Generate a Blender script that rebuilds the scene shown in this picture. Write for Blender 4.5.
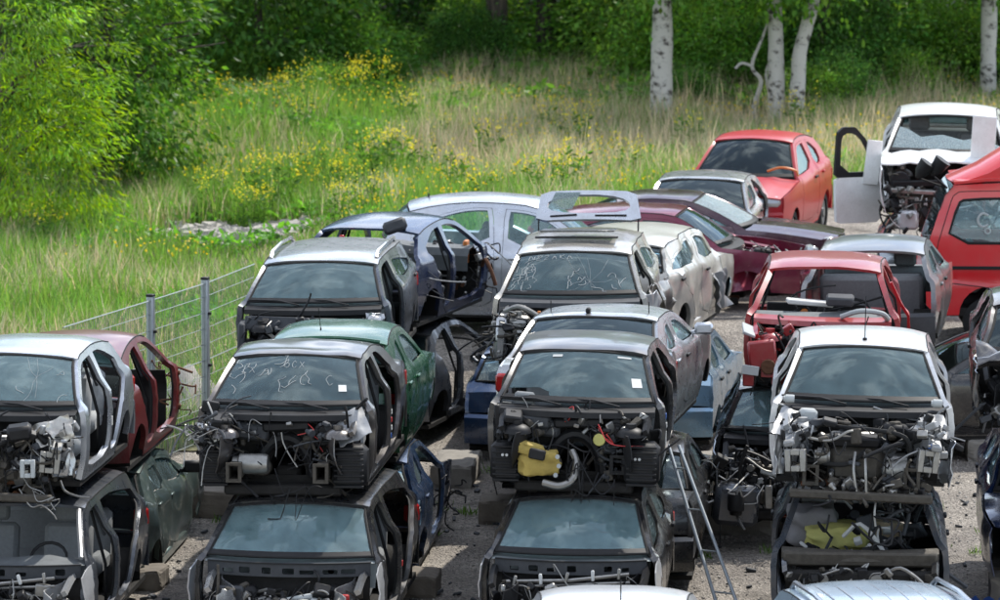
import bpy, bmesh, math, random
import numpy as np
from mathutils import Vector, Matrix, Euler, noise
from mathutils.geometry import delaunay_2d_cdt

# ------------------------------------------------------------------ camera, sky, sun, exposure
for o in list(bpy.data.objects):
    bpy.data.objects.remove(o, do_unlink=True)
SC = bpy.context.scene
COL = SC.collection
R = math.radians

cam_d = bpy.data.cameras.new('camera')
cam = bpy.data.objects.new('camera', cam_d)
COL.objects.link(cam)
cam.location = (0, 0, 8.8)
cam.rotation_euler = (R(90 - 7.5), 0, 0)
cam_d.sensor_width = 36
cam_d.lens = 154.1
cam_d.clip_end = 2000
cam_d.dof.use_dof = True
cam_d.dof.focus_distance = 43.5
cam_d.dof.aperture_fstop = 3.2
SC.camera = cam

SUN_AZ, SUN_EL = 34, 50          # degrees: clockwise from +Y (the far side), above the horizon
world = bpy.data.worlds.new('World')
SC.world = world
world.use_nodes = True
wn, wl = world.node_tree.nodes, world.node_tree.links
bg = wn['Background']
sky = wn.new('ShaderNodeTexSky')
sky.sky_type = 'NISHITA'
sky.sun_disc = False
sky.sun_elevation = R(SUN_EL)
sky.sun_rotation = R(SUN_AZ)
sky.dust_density = 0.4
sky.ozone_density = 2.2
tc = wn.new('ShaderNodeTexCoord')
mp = wn.new('ShaderNodeMapping')
mp.inputs['Scale'].default_value = (1.0, 1.0, 1.9)
cn = wn.new('ShaderNodeTexNoise')
cn.inputs['Scale'].default_value = 6.5
cn.inputs['Detail'].default_value = 9
cn.inputs['Roughness'].default_value = 0.58
cr = wn.new('ShaderNodeValToRGB')
cr.color_ramp.elements[0].position = 0.51
cr.color_ramp.elements[0].color = (.16, .16, .16, 1)
cr.color_ramp.elements[1].position = 0.67
cr.color_ramp.elements[1].color = (1, 1, 1, 1)
mx = wn.new('ShaderNodeMix')
mx.data_type = 'RGBA'
mx.inputs['B'].default_value = (14.5, 14.8, 15.4, 1)
wl.new(tc.outputs['Generated'], mp.inputs['Vector'])
wl.new(mp.outputs['Vector'], cn.inputs['Vector'])
wl.new(cn.outputs['Fac'], cr.inputs['Fac'])
wl.new(cr.outputs['Color'], mx.inputs['Factor'])
wl.new(sky.outputs['Color'], mx.inputs['A'])
wl.new(mx.outputs['Result'], bg.inputs['Color'])
bg.inputs['Strength'].default_value = 0.115

sun_d = bpy.data.lights.new('sun', 'SUN')
sun_d.energy = 3.2
sun_d.angle = R(0.8)
sun_d.color = (1.0, 0.95, 0.87)
sun = bpy.data.objects.new('sun', sun_d)
COL.objects.link(sun)
sd = Vector((math.sin(R(SUN_AZ)) * math.cos(R(SUN_EL)), math.cos(R(SUN_AZ)) * math.cos(R(SUN_EL)), math.sin(R(SUN_EL))))
sun.rotation_euler = sd.to_track_quat('Z', 'Y').to_euler()
sun.location = sd * 60 + Vector((0, 45, 0))

vs = SC.view_settings
vs.view_transform = 'Standard'
vs.look = 'None'
vs.gamma = 1
vs.exposure = 0.82
SC.cycles.max_bounces = 8
SC.cycles.transparent_max_bounces = 16
SC.cycles.caustics_reflective = False
SC.cycles.caustics_refractive = False

# ------------------------------------------------------------------ materials
M = {}

def new_mat(name):
    m = bpy.data.materials.new(name)
    m.use_nodes = True
    return m, m.node_tree.nodes, m.node_tree.links, m.node_tree.nodes['Principled BSDF']

def paint(name, col, metal=0.0, rough=0.3, dirt=0.35, dirt_col=(0.23, 0.20, 0.16), coat=0.6, rust=0.0, scale=5.0):
    m, n, l, b = new_mat(name)
    t = n.new('ShaderNodeTexCoord')
    a = n.new('ShaderNodeTexNoise'); a.inputs['Scale'].default_value = scale; a.inputs['Detail'].default_value = 8; a.inputs['Roughness'].default_value = 0.65
    l.new(t.outputs['Object'], a.inputs['Vector'])
    r = n.new('ShaderNodeValToRGB')
    r.color_ramp.elements[0].position = 0.42; r.color_ramp.elements[0].color = (0, 0, 0, 1)
    r.color_ramp.elements[1].position = 0.78; r.color_ramp.elements[1].color = (dirt, dirt, dirt, 1)
    l.new(a.outputs['Fac'], r.inputs['Fac'])
    x = n.new('ShaderNodeMix'); x.data_type = 'RGBA'
    x.inputs['A'].default_value = (*col, 1); x.inputs['B'].default_value = (*dirt_col, 1)
    l.new(r.outputs['Color'], x.inputs['Factor'])
    f1 = n.new('ShaderNodeTexNoise'); f1.inputs['Scale'].default_value = 42; f1.inputs['Detail'].default_value = 5; f1.inputs['Roughness'].default_value = 0.8
    mp2 = n.new('ShaderNodeMapping'); mp2.inputs['Scale'].default_value = (1.0, .35, 1.0)
    l.new(t.outputs['Object'], mp2.inputs['Vector']); l.new(mp2.outputs['Vector'], f1.inputs['Vector'])
    fr_ = n.new('ShaderNodeMapRange'); fr_.inputs['From Min'].default_value = .52; fr_.inputs['From Max'].default_value = .75; fr_.inputs['To Max'].default_value = min(.55, dirt * 1.2)
    l.new(f1.outputs['Fac'], fr_.inputs['Value'])
    x9 = n.new('ShaderNodeMix'); x9.data_type = 'RGBA'; x9.inputs['B'].default_value = (.17, .15, .125, 1)
    l.new(x.outputs['Result'], x9.inputs['A']); l.new(fr_.outputs['Result'], x9.inputs['Factor'])
    out = x9.outputs['Result']
    if rust > 0:
        a2 = n.new('ShaderNodeTexNoise'); a2.inputs['Scale'].default_value = 9; a2.inputs['Detail'].default_value = 10; a2.inputs['Roughness'].default_value = 0.7
        l.new(t.outputs['Object'], a2.inputs['Vector'])
        r2 = n.new('ShaderNodeValToRGB')
        r2.color_ramp.elements[0].position = 0.66 - 0.16 * rust; r2.color_ramp.elements[0].color = (0, 0, 0, 1)
        r2.color_ramp.elements[1].position = 0.72 - 0.12 * rust; r2.color_ramp.elements[1].color = (1, 1, 1, 1)
        l.new(a2.outputs['Fac'], r2.inputs['Fac'])
        x2 = n.new('ShaderNodeMix'); x2.data_type = 'RGBA'
        x2.inputs['B'].default_value = (0.16, 0.065, 0.025, 1)
        l.new(out, x2.inputs['A']); l.new(r2.outputs['Color'], x2.inputs['Factor'])
        out = x2.outputs['Result']
    l.new(out, b.inputs['Base Color'])
    rr = n.new('ShaderNodeMapRange'); rr.inputs['To Min'].default_value = rough; rr.inputs['To Max'].default_value = min(1, rough + 0.35)
    l.new(r.outputs['Color'], rr.inputs['Value'])
    l.new(rr.outputs['Result'], b.inputs['Roughness'])
    b.inputs['Metallic'].default_value = metal
    b.inputs['Coat Weight'].default_value = coat
    b.inputs['Coat Roughness'].default_value = 0.08
    M[name] = m
    return m

def simple(name, col, rough=0.6, metal=0.0, var=0.35, scale=14.0, bump=0.0, trans=0.0):
    m, n, l, b = new_mat(name)
    t = n.new('ShaderNodeTexCoord')
    a = n.new('ShaderNodeTexNoise'); a.inputs['Scale'].default_value = scale; a.inputs['Detail'].default_value = 6; a.inputs['Roughness'].default_value = 0.65
    l.new(t.outputs['Object'], a.inputs['Vector'])
    x = n.new('ShaderNodeMix'); x.data_type = 'RGBA'
    x.inputs['A'].default_value = (*[c * (1 - var) for c in col], 1)
    x.inputs['B'].default_value = (*[min(1, c * (1 + var) + 0.008) for c in col], 1)
    l.new(a.outputs['Fac'], x.inputs['Factor'])
    l.new(x.outputs['Result'], b.inputs['Base Color'])
    b.inputs['Roughness'].default_value = rough
    b.inputs['Metallic'].default_value = metal
    if max(col) < .15: b.inputs['Specular IOR Level'].default_value = .22
    if bump:
        bp = n.new('ShaderNodeBump'); bp.inputs['Strength'].default_value = bump; bp.inputs['Distance'].default_value = 0.02
        l.new(a.outputs['Fac'], bp.inputs['Height']); l.new(bp.outputs['Normal'], b.inputs['Normal'])
    M[name] = m
    return m

def glass(name, tint, ior=1.46, dust=0.02, dustcol=(0.42, 0.55, 0.56), crazed=0.0):
    m = bpy.data.materials.new(name); m.use_nodes = True
    n, l = m.node_tree.nodes, m.node_tree.links
    n.clear()
    o = n.new('ShaderNodeOutputMaterial')
    tr = n.new('ShaderNodeBsdfTransparent'); tr.inputs['Color'].default_value = (*tint, 1)
    gl = n.new('ShaderNodeBsdfGlossy'); gl.inputs['Roughness'].default_value = 0.015; gl.inputs['Color'].default_value = (.80, .95, 1.0, 1)
    df = n.new('ShaderNodeBsdfDiffuse'); df.inputs['Color'].default_value = (*dustcol, 1)
    fr = n.new('ShaderNodeFresnel'); fr.inputs['IOR'].default_value = ior
    m1 = n.new('ShaderNodeMixShader'); m2 = n.new('ShaderNodeMixShader')
    t = n.new('ShaderNodeTexCoord')
    a = n.new('ShaderNodeTexNoise'); a.inputs['Scale'].default_value = 5; a.inputs['Detail'].default_value = 9; a.inputs['Roughness'].default_value = 0.7
    oi = n.new('ShaderNodeObjectInfo')
    vm = n.new('ShaderNodeVectorMath'); vm.operation = 'MULTIPLY_ADD'; vm.inputs[1].default_value = (17, 23, 31)
    cx_ = n.new('ShaderNodeCombineXYZ')
    for q in range(3): l.new(oi.outputs['Random'], cx_.inputs[q])
    l.new(cx_.outputs[0], vm.inputs[0]); l.new(t.outputs['Object'], vm.inputs[2])
    l.new(vm.outputs[0], a.inputs['Vector'])
    mr = n.new('ShaderNodeMapRange'); mr.inputs['From Min'].default_value = 0.3; mr.inputs['From Max'].default_value = 0.8
    mr.inputs['To Min'].default_value = dust * 0.55; mr.inputs['To Max'].default_value = dust * 1.5
    l.new(a.outputs['Fac'], mr.inputs['Value'])
    sc_ = n.new('ShaderNodeMapRange'); sc_.inputs['To Min'].default_value = .35; sc_.inputs['To Max'].default_value = 1.35
    l.new(oi.outputs['Random'], sc_.inputs['Value'])
    ml = n.new('ShaderNodeMath'); ml.operation = 'MULTIPLY'
    l.new(mr.outputs['Result'], ml.inputs[0]); l.new(sc_.outputs['Result'], ml.inputs[1])
    fac = ml.outputs[0]
    if crazed:
        v = n.new('ShaderNodeTexVoronoi'); v.feature = 'DISTANCE_TO_EDGE'; v.inputs['Scale'].default_value = 44
        l.new(t.outputs['Object'], v.inputs['Vector'])
        m3 = n.new('ShaderNodeMapRange'); m3.inputs['From Max'].default_value = 0.12; m3.inputs['To Min'].default_value = crazed; m3.inputs['To Max'].default_value = dust
        l.new(v.outputs['Distance'], m3.inputs['Value'])
        mxx = n.new('ShaderNodeMath'); mxx.operation = 'MAXIMUM'
        l.new(fac, mxx.inputs[0]); l.new(m3.outputs['Result'], mxx.inputs[1])
        fac = mxx.outputs[0]
        bp = n.new('ShaderNodeBump'); bp.inputs['Strength'].default_value = 0.5; bp.inputs['Distance'].default_value = 0.01
        l.new(v.outputs['Distance'], bp.inputs['Height'])
        l.new(bp.outputs['Normal'], gl.inputs['Normal'])
    l.new(fr.outputs[0], m1.inputs[0]); l.new(tr.outputs[0], m1.inputs[1]); l.new(gl.outputs[0], m1.inputs[2])
    l.new(fac, m2.inputs[0]); l.new(m1.outputs[0], m2.inputs[1]); l.new(df.outputs[0], m2.inputs[2])
    l.new(m2.outputs[0], o.inputs['Surface'])
    M[name] = m
    return m

def leafmat(name, trans=0.45, rough=0.5, gain=1.0):
    m = bpy.data.materials.new(name); m.use_nodes = True
    n, l = m.node_tree.nodes, m.node_tree.links
    n.clear()
    o = n.new('ShaderNodeOutputMaterial')
    at = n.new('ShaderNodeAttribute'); at.attribute_name = 'Col'
    df = n.new('ShaderNodeBsdfPrincipled'); df.inputs['Roughness'].default_value = rough
    df.inputs['Specular IOR Level'].default_value = 0.25
    tl = n.new('ShaderNodeBsdfTranslucent')
    hs = n.new('ShaderNodeHueSaturation'); hs.inputs['Hue'].default_value = 0.485; hs.inputs['Saturation'].default_value = 1.12; hs.inputs['Value'].default_value = 1.7 * gain
    l.new(at.outputs['Color'], hs.inputs['Color'])
    l.new(at.outputs['Color'], df.inputs['Base Color']); l.new(hs.outputs['Color'], tl.inputs['Color'])
    ms = n.new('ShaderNodeMixShader'); ms.inputs[0].default_value = trans
    l.new(df.outputs[0], ms.inputs[1]); l.new(tl.outputs[0], ms.inputs[2]); l.new(ms.outputs[0], o.inputs['Surface'])
    M[name] = m
    return m

# car colours
paint('pale_silver', (0.54, 0.57, 0.62), 0.75, 0.27, 0.3)
paint('silver', (0.42, 0.43, 0.44), 0.75, 0.26, 0.35)
paint('champagne', (0.45, 0.43, 0.39), 0.7, 0.27, 0.4)
paint('white', (0.72, 0.73, 0.72), 0.0, 0.28, 0.25)
paint('white_silver', (0.62, 0.63, 0.64), 0.4, 0.28, 0.3)
paint('dark_grey', (0.075, 0.070, 0.070), 0.6, 0.28, 0.35)
paint('slate', (0.085, 0.098, 0.12), 0.6, 0.27, 0.35)
paint('black', (0.010, 0.010, 0.012), 0.0, 0.2, 0.22)
paint('graphite', (0.030, 0.032, 0.036), 0.5, 0.26, 0.3)
paint('navy', (0.010, 0.024, 0.075), 0.4, 0.22, 0.25)
paint('midblue', (0.022, 0.055, 0.13), 0.5, 0.24, 0.3)
paint('skyblue', (0.17, 0.30, 0.43), 0.6, 0.27, 0.3)
paint('paleblue', (0.36, 0.45, 0.53), 0.6, 0.27, 0.3)
paint('green', (0.004, 0.095, 0.038), 0.4, 0.24, 0.25)
paint('teal', (0.11, 0.16, 0.155), 0.6, 0.28, 0.35)
paint('oldred', (0.13, 0.008, 0.010), 0.0, 0.32, 0.2, rust=0.3)
paint('dullred', (0.29, 0.010, 0.015), 0.0, 0.34, 0.2, rust=0.2)
paint('mid_grey', (0.15, 0.16, 0.17), 0.5, 0.28, 0.3)
paint('cream', (0.56, 0.54, 0.48), 0.3, 0.28, 0.3)
paint('red', (0.40, 0.004, 0.012), 0.0, 0.35, 0.10, coat=.2)
paint('truckred', (0.56, 0.014, 0.020), 0.0, 0.3, 0.1)
paint('maroon', (0.17, 0.014, 0.045), 0.4, 0.22, 0.2)
paint('plum', (0.06, 0.024, 0.04), 0.4, 0.22, 0.25)
paint('wing_reflection_red', (0.30, 0.06, 0.06), 0.0, 0.45, 0.45)  # red of the lorry's reflection, put into a paint colour
paint('mid_silver', (0.27, 0.28, 0.29), 0.3, 0.45, 0.4, coat=.1)
simple('plastic', (0.009, 0.009, 0.010), 0.5, 0, 0.5, 9)
simple('plastic_grey', (0.045, 0.048, 0.053), 0.55, 0, 0.4, 9)
simple('rubber', (0.012, 0.012, 0.012), 0.75, 0, 0.4)
simple('underseal', (0.014, 0.013, 0.012), 0.8, 0, 0.5, 10, 0.4)
simple('alloy', (0.27, 0.265, 0.25), 0.4, 0.75, 0.45, 16)
simple('steel', (0.25, 0.25, 0.26), 0.4, 0.7, 0.4, 16)
simple('engine_grime', (0.065, 0.058, 0.048), 0.65, 0.35, 0.6, 18, 0.3)
simple('rusty', (0.12, 0.055, 0.03), 0.85, 0.1, 0.6, 20, 0.4)
simple('seat_cloth', (0.16, 0.17, 0.175), 0.95, 0, 0.3, 30)
simple('seat_grey', (0.32, 0.33, 0.33), 0.95, 0, 0.3, 30)
simple('dash', (0.12, 0.13, 0.135), 0.65, 0, 0.3, 12)
simple('dash_dust', (0.24, 0.27, 0.27), 0.8, 0, 0.35, 7)
simple('headliner', (0.50, 0.50, 0.48), 0.95, 0, 0.2, 10)
simple('yellow_foam', (0.34, 0.25, 0.06), 0.85, 0, 0.6, 7, 0.5)
simple('yellow_bag', (0.42, 0.40, 0.12), 0.7, 0, 0.45, 5, 0.3)
simple('cardboard', (0.33, 0.25, 0.16), 0.9, 0, 0.3, 8)
simple('turquoise', (0.08, 0.48, 0.52), 0.6, 0, 0.25, 12)
simple('chalk', (0.36, 0.38, 0.38), 0.9, 0, 0.1)
simple('paper', (0.50, 0.51, 0.50), 0.9, 0, 0.08)
simple('red_plastic', (0.45, 0.03, 0.03), 0.4, 0, 0.3)
simple('blue_plastic', (0.03, 0.10, 0.35), 0.5, 0, 0.35)
simple('orange_plastic', (0.5, 0.16, 0.03), 0.4, 0, 0.3)
simple('concrete', (0.23, 0.215, 0.19), 0.95, 0, 0.35, 7, 0.5)
simple('timber', (0.15, 0.13, 0.105), 0.95, 0, 0.4, 8, 0.4)
simple('galv', (0.34, 0.375, 0.40), 0.5, 0.5, 0.2, 20)
simple('wire_coat', (0.30, 0.345, 0.33), 0.5, 0.3, 0.2, 20)
simple('tarp_grey', (0.16, 0.155, 0.16), 0.7, 0, 0.3, 4, 0.3)
simple('lamp_red', (0.35, 0.012, 0.012), 0.2, 0, 0.2)
simple('lamp_orange', (0.55, 0.16, 0.02), 0.25, 0, 0.2)
simple('lamp_clear', (0.5, 0.52, 0.53), 0.12, 0.3, 0.3, 12)
simple('stone', (0.33, 0.31, 0.28), 0.95, 0, 0.35, 6, 0.5)
glass('glass', (0.86, 0.96, 0.96), dust=0.115)
glass('glass_dusty', (0.84, 0.94, 0.94), dust=0.15)
glass('glass_dark', (0.45, 0.55, 0.57), dust=0.02)
glass('glass_clear', (0.85, 0.92, 0.92), dust=0.02)
glass('glass_crazed', (0.55, 0.66, 0.66), dust=0.22, crazed=0.5, dustcol=(0.55, 0.62, 0.62))
leafmat('leaf')
leafmat('blade', 0.4, 0.6)
leafmat('blossom', 0.3, 0.6)

def bark(name, base, marks, scale, lo=0.54):
    m, n, l, b = new_mat(name)
    t = n.new('ShaderNodeTexCoord')
    mpn = n.new('ShaderNodeMapping'); mpn.inputs['Scale'].default_value = scale
    l.new(t.outputs['Object'], mpn.inputs['Vector'])
    a = n.new('ShaderNodeTexNoise'); a.inputs['Scale'].default_value = 3; a.inputs['Detail'].default_value = 8; a.inputs['Roughness'].default_value = 0.7
    l.new(mpn.outputs['Vector'], a.inputs['Vector'])
    r = n.new('ShaderNodeValToRGB')
    r.color_ramp.elements[0].position = lo; r.color_ramp.elements[0].color = (*base, 1)
    r.color_ramp.elements[1].position = lo + 0.1; r.color_ramp.elements[1].color = (*marks, 1)
    l.new(a.outputs['Fac'], r.inputs['Fac']); l.new(r.outputs['Color'], b.inputs['Base Color'])
    bp = n.new('ShaderNodeBump'); bp.inputs['Strength'].default_value = 0.6; bp.inputs['Distance'].default_value = 0.03
    l.new(a.outputs['Fac'], bp.inputs['Height']); l.new(bp.outputs['Normal'], b.inputs['Normal'])
    b.inputs['Roughness'].default_value = 0.9
    M[name] = m
bark('birch_bark', (0.50, 0.475, 0.44), (0.06, 0.05, 0.045), (1.6, 1.6, 2.2), .51)
bark('dark_bark', (0.10, 0.08, 0.06), (0.035, 0.03, 0.025), (3, 3, 0.6), 0.45)

def ground_mat(name, c1, c2, c3, stone_scale):
    m, n, l, b = new_mat(name)
    t = n.new('ShaderNodeTexCoord')
    a = n.new('ShaderNodeTexNoise'); a.inputs['Scale'].default_value = 0.55; a.inputs['Detail'].default_value = 10; a.inputs['Roughness'].default_value = 0.65
    v = n.new('ShaderNodeTexVoronoi'); v.inputs['Scale'].default_value = stone_scale
    l.new(t.outputs['Object'], a.inputs['Vector']); l.new(t.outputs['Object'], v.inputs['Vector'])
    r = n.new('ShaderNodeValToRGB')
    r.color_ramp.elements[0].position = 0.38; r.color_ramp.elements[0].color = (*c1, 1)
    r.color_ramp.elements[1].position = 0.64; r.color_ramp.elements[1].color = (*c2, 1)
    l.new(a.outputs['Fac'], r.inputs['Fac'])
    x = n.new('ShaderNodeMix'); x.data_type = 'RGBA'; x.blend_type = 'MULTIPLY'; x.inputs['Factor'].default_value = 0.85
    sp = n.new('ShaderNodeMapRange'); sp.inputs['To Min'].default_value = 0.45; sp.inputs['To Max'].default_value = 1.5
    sep = n.new('ShaderNodeSeparateColor')
    l.new(v.outputs['Color'], sep.inputs['Color']); l.new(sep.outputs[0], sp.inputs['Value'])
    l.new(r.outputs['Color'], x.inputs['A']); l.new(sp.outputs['Result'], x.inputs['B'])
    st = n.new('ShaderNodeTexNoise'); st.inputs['Scale'].default_value = 1.3; st.inputs['Detail'].default_value = 7; st.inputs['Roughness'].default_value = .6
    l.new(t.outputs['Object'], st.inputs['Vector'])
    sr = n.new('ShaderNodeMapRange'); sr.inputs['From Min'].default_value = .54; sr.inputs['From Max'].default_value = .66; sr.inputs['To Max'].default_value = .7
    l.new(st.outputs['Fac'], sr.inputs['Value'])
    xs_ = n.new('ShaderNodeMix'); xs_.data_type = 'RGBA'; xs_.inputs['B'].default_value = (.06, .052, .042, 1)
    l.new(x.outputs['Result'], xs_.inputs['A']); l.new(sr.outputs['Result'], xs_.inputs['Factor'])
    l.new(xs_.outputs['Result'], b.inputs['Base Color'])
    b.inputs['Roughness'].default_value = 0.95
    bp = n.new('ShaderNodeBump'); bp.inputs['Strength'].default_value = 0.9; bp.inputs['Distance'].default_value = 0.03
    l.new(v.outputs['Distance'], bp.inputs['Height']); l.new(bp.outputs['Normal'], b.inputs['Normal'])
    M[name] = m
ground_mat('gravel', (0.18, 0.16, 0.14), (0.32, 0.29, 0.25), None, 42)
ground_mat('soil', (0.06, 0.085, 0.03), (0.13, 0.12, 0.06), None, 12)

# ------------------------------------------------------------------ mesh helpers
def tag(o, label=None, cat=None, group=None, kind=None):
    if label: o['label'] = label
    if cat: o['category'] = cat
    if group: o['group'] = group
    if kind: o['kind'] = kind
    return o

def empty(name, loc=(0, 0, 0), rot=(0, 0, 0), label=None, cat=None, group=None):
    o = bpy.data.objects.new(name, None)
    COL.objects.link(o)
    o.location = loc
    o.rotation_euler = rot
    o.empty_display_size = 0.2
    return tag(o, label, cat, group)

class MB:
    def __init__(s):
        s.v = []; s.f = []
    def add(s, vs_, fs_):
        k = len(s.v)
        s.v.extend([tuple(p) for p in vs_])
        s.f.extend([tuple(i + k for i in f) for f in fs_])
        return s
    def box(s, c, d, rot=None, bev=0.0, taper=None):
        hx, hy, hz = d[0] / 2, d[1] / 2, d[2] / 2
        if bev <= 0:
            P = [(x, y, z) for z in (-hz, hz) for x, y in ((-hx, -hy), (hx, -hy), (hx, hy), (-hx, hy))]
            F = [(3, 2, 1, 0), (4, 5, 6, 7), (0, 1, 5, 4), (1, 2, 6, 5), (2, 3, 7, 6), (3, 0, 4, 7)]
        else:
            b = min(bev, hx * .6, hy * .6, hz * .6)
            P = []; idx = {}
            for sx in (-1, 1):
                for sy in (-1, 1):
                    for sz in (-1, 1):
                        for ax in range(3):
                            p = [sx * (hx - b), sy * (hy - b), sz * (hz - b)]
                            p[ax] = (sx, sy, sz)[ax] * (hx, hy, hz)[ax]
                            idx[(sx, sy, sz, ax)] = len(P); P.append(tuple(p))
            F = []
            for ax in range(3):
                o1, o2 = [(1, 2), (2, 0), (0, 1)][ax]
                for sg in (-1, 1):
                    q = []
                    for a1, a2 in ((-1, -1), (1, -1), (1, 1), (-1, 1)):
                        k = [0, 0, 0]; k[ax] = sg; k[o1] = a1; k[o2] = a2
                        q.append(idx[(*k, ax)])
                    F.append(tuple(q) if sg > 0 else tuple(reversed(q)))
            for ax in range(3):
                o1, o2 = [(1, 2), (2, 0), (0, 1)][ax]
                for a1 in (-1, 1):
                    for a2 in (-1, 1):
                        k0 = [0, 0, 0]; k0[ax] = -1; k0[o1] = a1; k0[o2] = a2
                        k1 = list(k0); k1[ax] = 1
                        q = (idx[(*k0, o1)], idx[(*k1, o1)], idx[(*k1, o2)], idx[(*k0, o2)])
                        F.append(q if a1 * a2 < 0 else tuple(reversed(q)))
            for sx in (-1, 1):
                for sy in (-1, 1):
                    for sz in (-1, 1):
                        q = tuple(idx[(sx, sy, sz, a)] for a in range(3))
                        F.append(q if sx * sy * sz > 0 else tuple(reversed(q)))
        if taper:
            P = [(x * (1 + (taper - 1) * (z + hz) / (2 * hz)), y * (1 + (taper - 1) * (z + hz) / (2 * hz)), z) for x, y, z in P]
        if rot is not None:
            mt = Euler(rot).to_matrix()
            P = [mt @ Vector(p) for p in P]
        s.add([(p[0] + c[0], p[1] + c[1], p[2] + c[2]) for p in P], F)
        return s
    def tube(s, pts, r, n=6, cap=True, closed=False):
        pts = [Vector(p) for p in pts]
        m = len(pts)
        rr = r if isinstance(r, (list, tuple)) else [r] * m
        up = Vector((0.31, 0.17, 0.93))
        V = []; 
        for i, p in enumerate(pts):
            if closed: t = pts[(i + 1) % m] - pts[i - 1]
            else: t = pts[min(i + 1, m - 1)] - pts[max(i - 1, 0)]
            if t.length < 1e-9: t = Vector((0, 0, 1))
            t.normalize()
            a = t.cross(up)
            if a.length < 1e-3: a = t.cross(Vector((1, 0, 0)))
            a.normalize(); b = t.cross(a)
            up = a.cross(t) * 1.0
            for k in range(n):
                q = 2 * math.pi * k / n
                V.append(p + (a * math.cos(q) + b * math.sin(q)) * rr[i])
        F = []
        for i in range(m if closed else m - 1):
            j = (i + 1) % m
            for k in range(n):
                k2 = (k + 1) % n
                F.append((i * n + k, i * n + k2, j * n + k2, j * n + k))
        if cap and not closed:
            F.append(tuple(reversed(range(n)))); F.append(tuple(range((m - 1) * n, m * n)))
        return s.add(V, F)
    def cyl(s, c, r, h, axis='z', n=16, r2=None):
        c = Vector(c); r2 = r if r2 is None else r2
        ax = {'x': Vector((1, 0, 0)), 'y': Vector((0, 1, 0)), 'z': Vector((0, 0, 1))}[axis]
        return s.tube([c - ax * h / 2, c + ax * h / 2], [r, r2], n)
    def grid(s, P):
        nu, nv = len(P[0]), len(P)
        V = [p for row in P for p in row]
        F = [(j * nu + i, j * nu + i + 1, (j + 1) * nu + i + 1, (j + 1) * nu + i) for j in range(nv - 1) for i in range(nu - 1)]
        return s.add(V, F)
    def solid(s, t):
        """give an open sheet thickness t against its normals"""
        V = [Vector(p) for p in s.v]
        N = [Vector((0, 0, 0)) for _ in V]
        cnt = {}
        for f in s.f:
            a, b, c = V[f[0]], V[f[1]], V[f[2]]
            nn = (b - a).cross(c - a) if len(f) == 3 else (V[f[2]] - V[f[0]]).cross(V[f[3]] - V[f[1]])
            for i in f: N[i] += nn
            for i in range(len(f)):
                e = (f[i], f[(i + 1) % len(f)])
                cnt[e] = cnt.get(e, 0) + 1
        k = len(V)
        for i in range(k):
            n_ = N[i].normalized() if N[i].length > 1e-12 else Vector((0, 0, 1))
            s.v.append(tuple(V[i] - n_ * t))
        F = list(s.f)
        for f in F: s.f.append(tuple(i + k for i in reversed(f)))
        for (a, b) in list(cnt):
            if (b, a) not in cnt: s.f.append((b, a, a + k, b + k))
        return s
    def build(s, name, mat, parent=None, sharp=38, label=None, kind=None, smooth=True):
        me = bpy.data.meshes.new(name)
        me.from_pydata(s.v, [], s.f)
        me.update()
        if smooth:
            me.polygons.foreach_set('use_smooth', [True] * len(me.polygons))
            me.set_sharp_from_angle(angle=R(sharp))
        me.materials.append(M[mat] if isinstance(mat, str) else mat)
        o = bpy.data.objects.new(name, me)
        COL.objects.link(o)
        if parent: o.parent = parent
        if label: o['label'] = label
        if kind: o['kind'] = kind
        return o

def catmull(pts, n):
    pts = [Vector(p) for p in pts]
    out = []
    for i in range(len(pts) - 1):
        p0 = pts[max(i - 1, 0)]; p1 = pts[i]; p2 = pts[i + 1]; p3 = pts[min(i + 2, len(pts) - 1)]
        if i == 0: p0 = p1 * 2 - p2
        if i + 2 > len(pts) - 1: p3 = p2 * 2 - p1
        for k in range(n):
            t = k / n
            out.append(0.5 * ((2 * p1) + (p2 - p0) * t + (2 * p0 - 5 * p1 + 4 * p2 - p3) * t * t + (3 * p1 - p0 - 3 * p2 + p3) * t ** 3))
    out.append(pts[-1].copy())
    return out

def chaikin(poly, it=2, q=0.25):
    for _ in range(it):
        o = []
        for i in range(len(poly)):
            a, b = poly[i], poly[(i + 1) % len(poly)]
            o.append((a[0] + (b[0] - a[0]) * q, a[1] + (b[1] - a[1]) * q))
            o.append((a[0] + (b[0] - a[0]) * (1 - q), a[1] + (b[1] - a[1]) * (1 - q)))
        poly = o
    return poly

def resample(poly, step):
    o = []
    for i in range(len(poly)):
        a, b = poly[i], poly[(i + 1) % len(poly)]
        L = math.hypot(b[0] - a[0], b[1] - a[1])
        if L < 1e-5: continue
        k = max(1, int(math.ceil(L / step)))
        for j in range(k): o.append((a[0] + (b[0] - a[0]) * j / k, a[1] + (b[1] - a[1]) * j / k))
    return o

def inside(poly, P):
    P = np.asarray(P, float)
    if len(P) == 0: return np.zeros(0, bool)
    A = np.asarray(poly, float); B = np.roll(A, -1, 0)
    x, y = P[:, 0][:, None], P[:, 1][:, None]
    c = (A[:, 1] > y) != (B[:, 1] > y)
    with np.errstate(divide='ignore', invalid='ignore'):
        xi = (B[:, 0] - A[:, 0]) * (y - A[:, 1]) / (B[:, 1] - A[:, 1]) + A[:, 0]
    return (np.sum(c & (x < xi), 1) % 2) == 1

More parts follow.
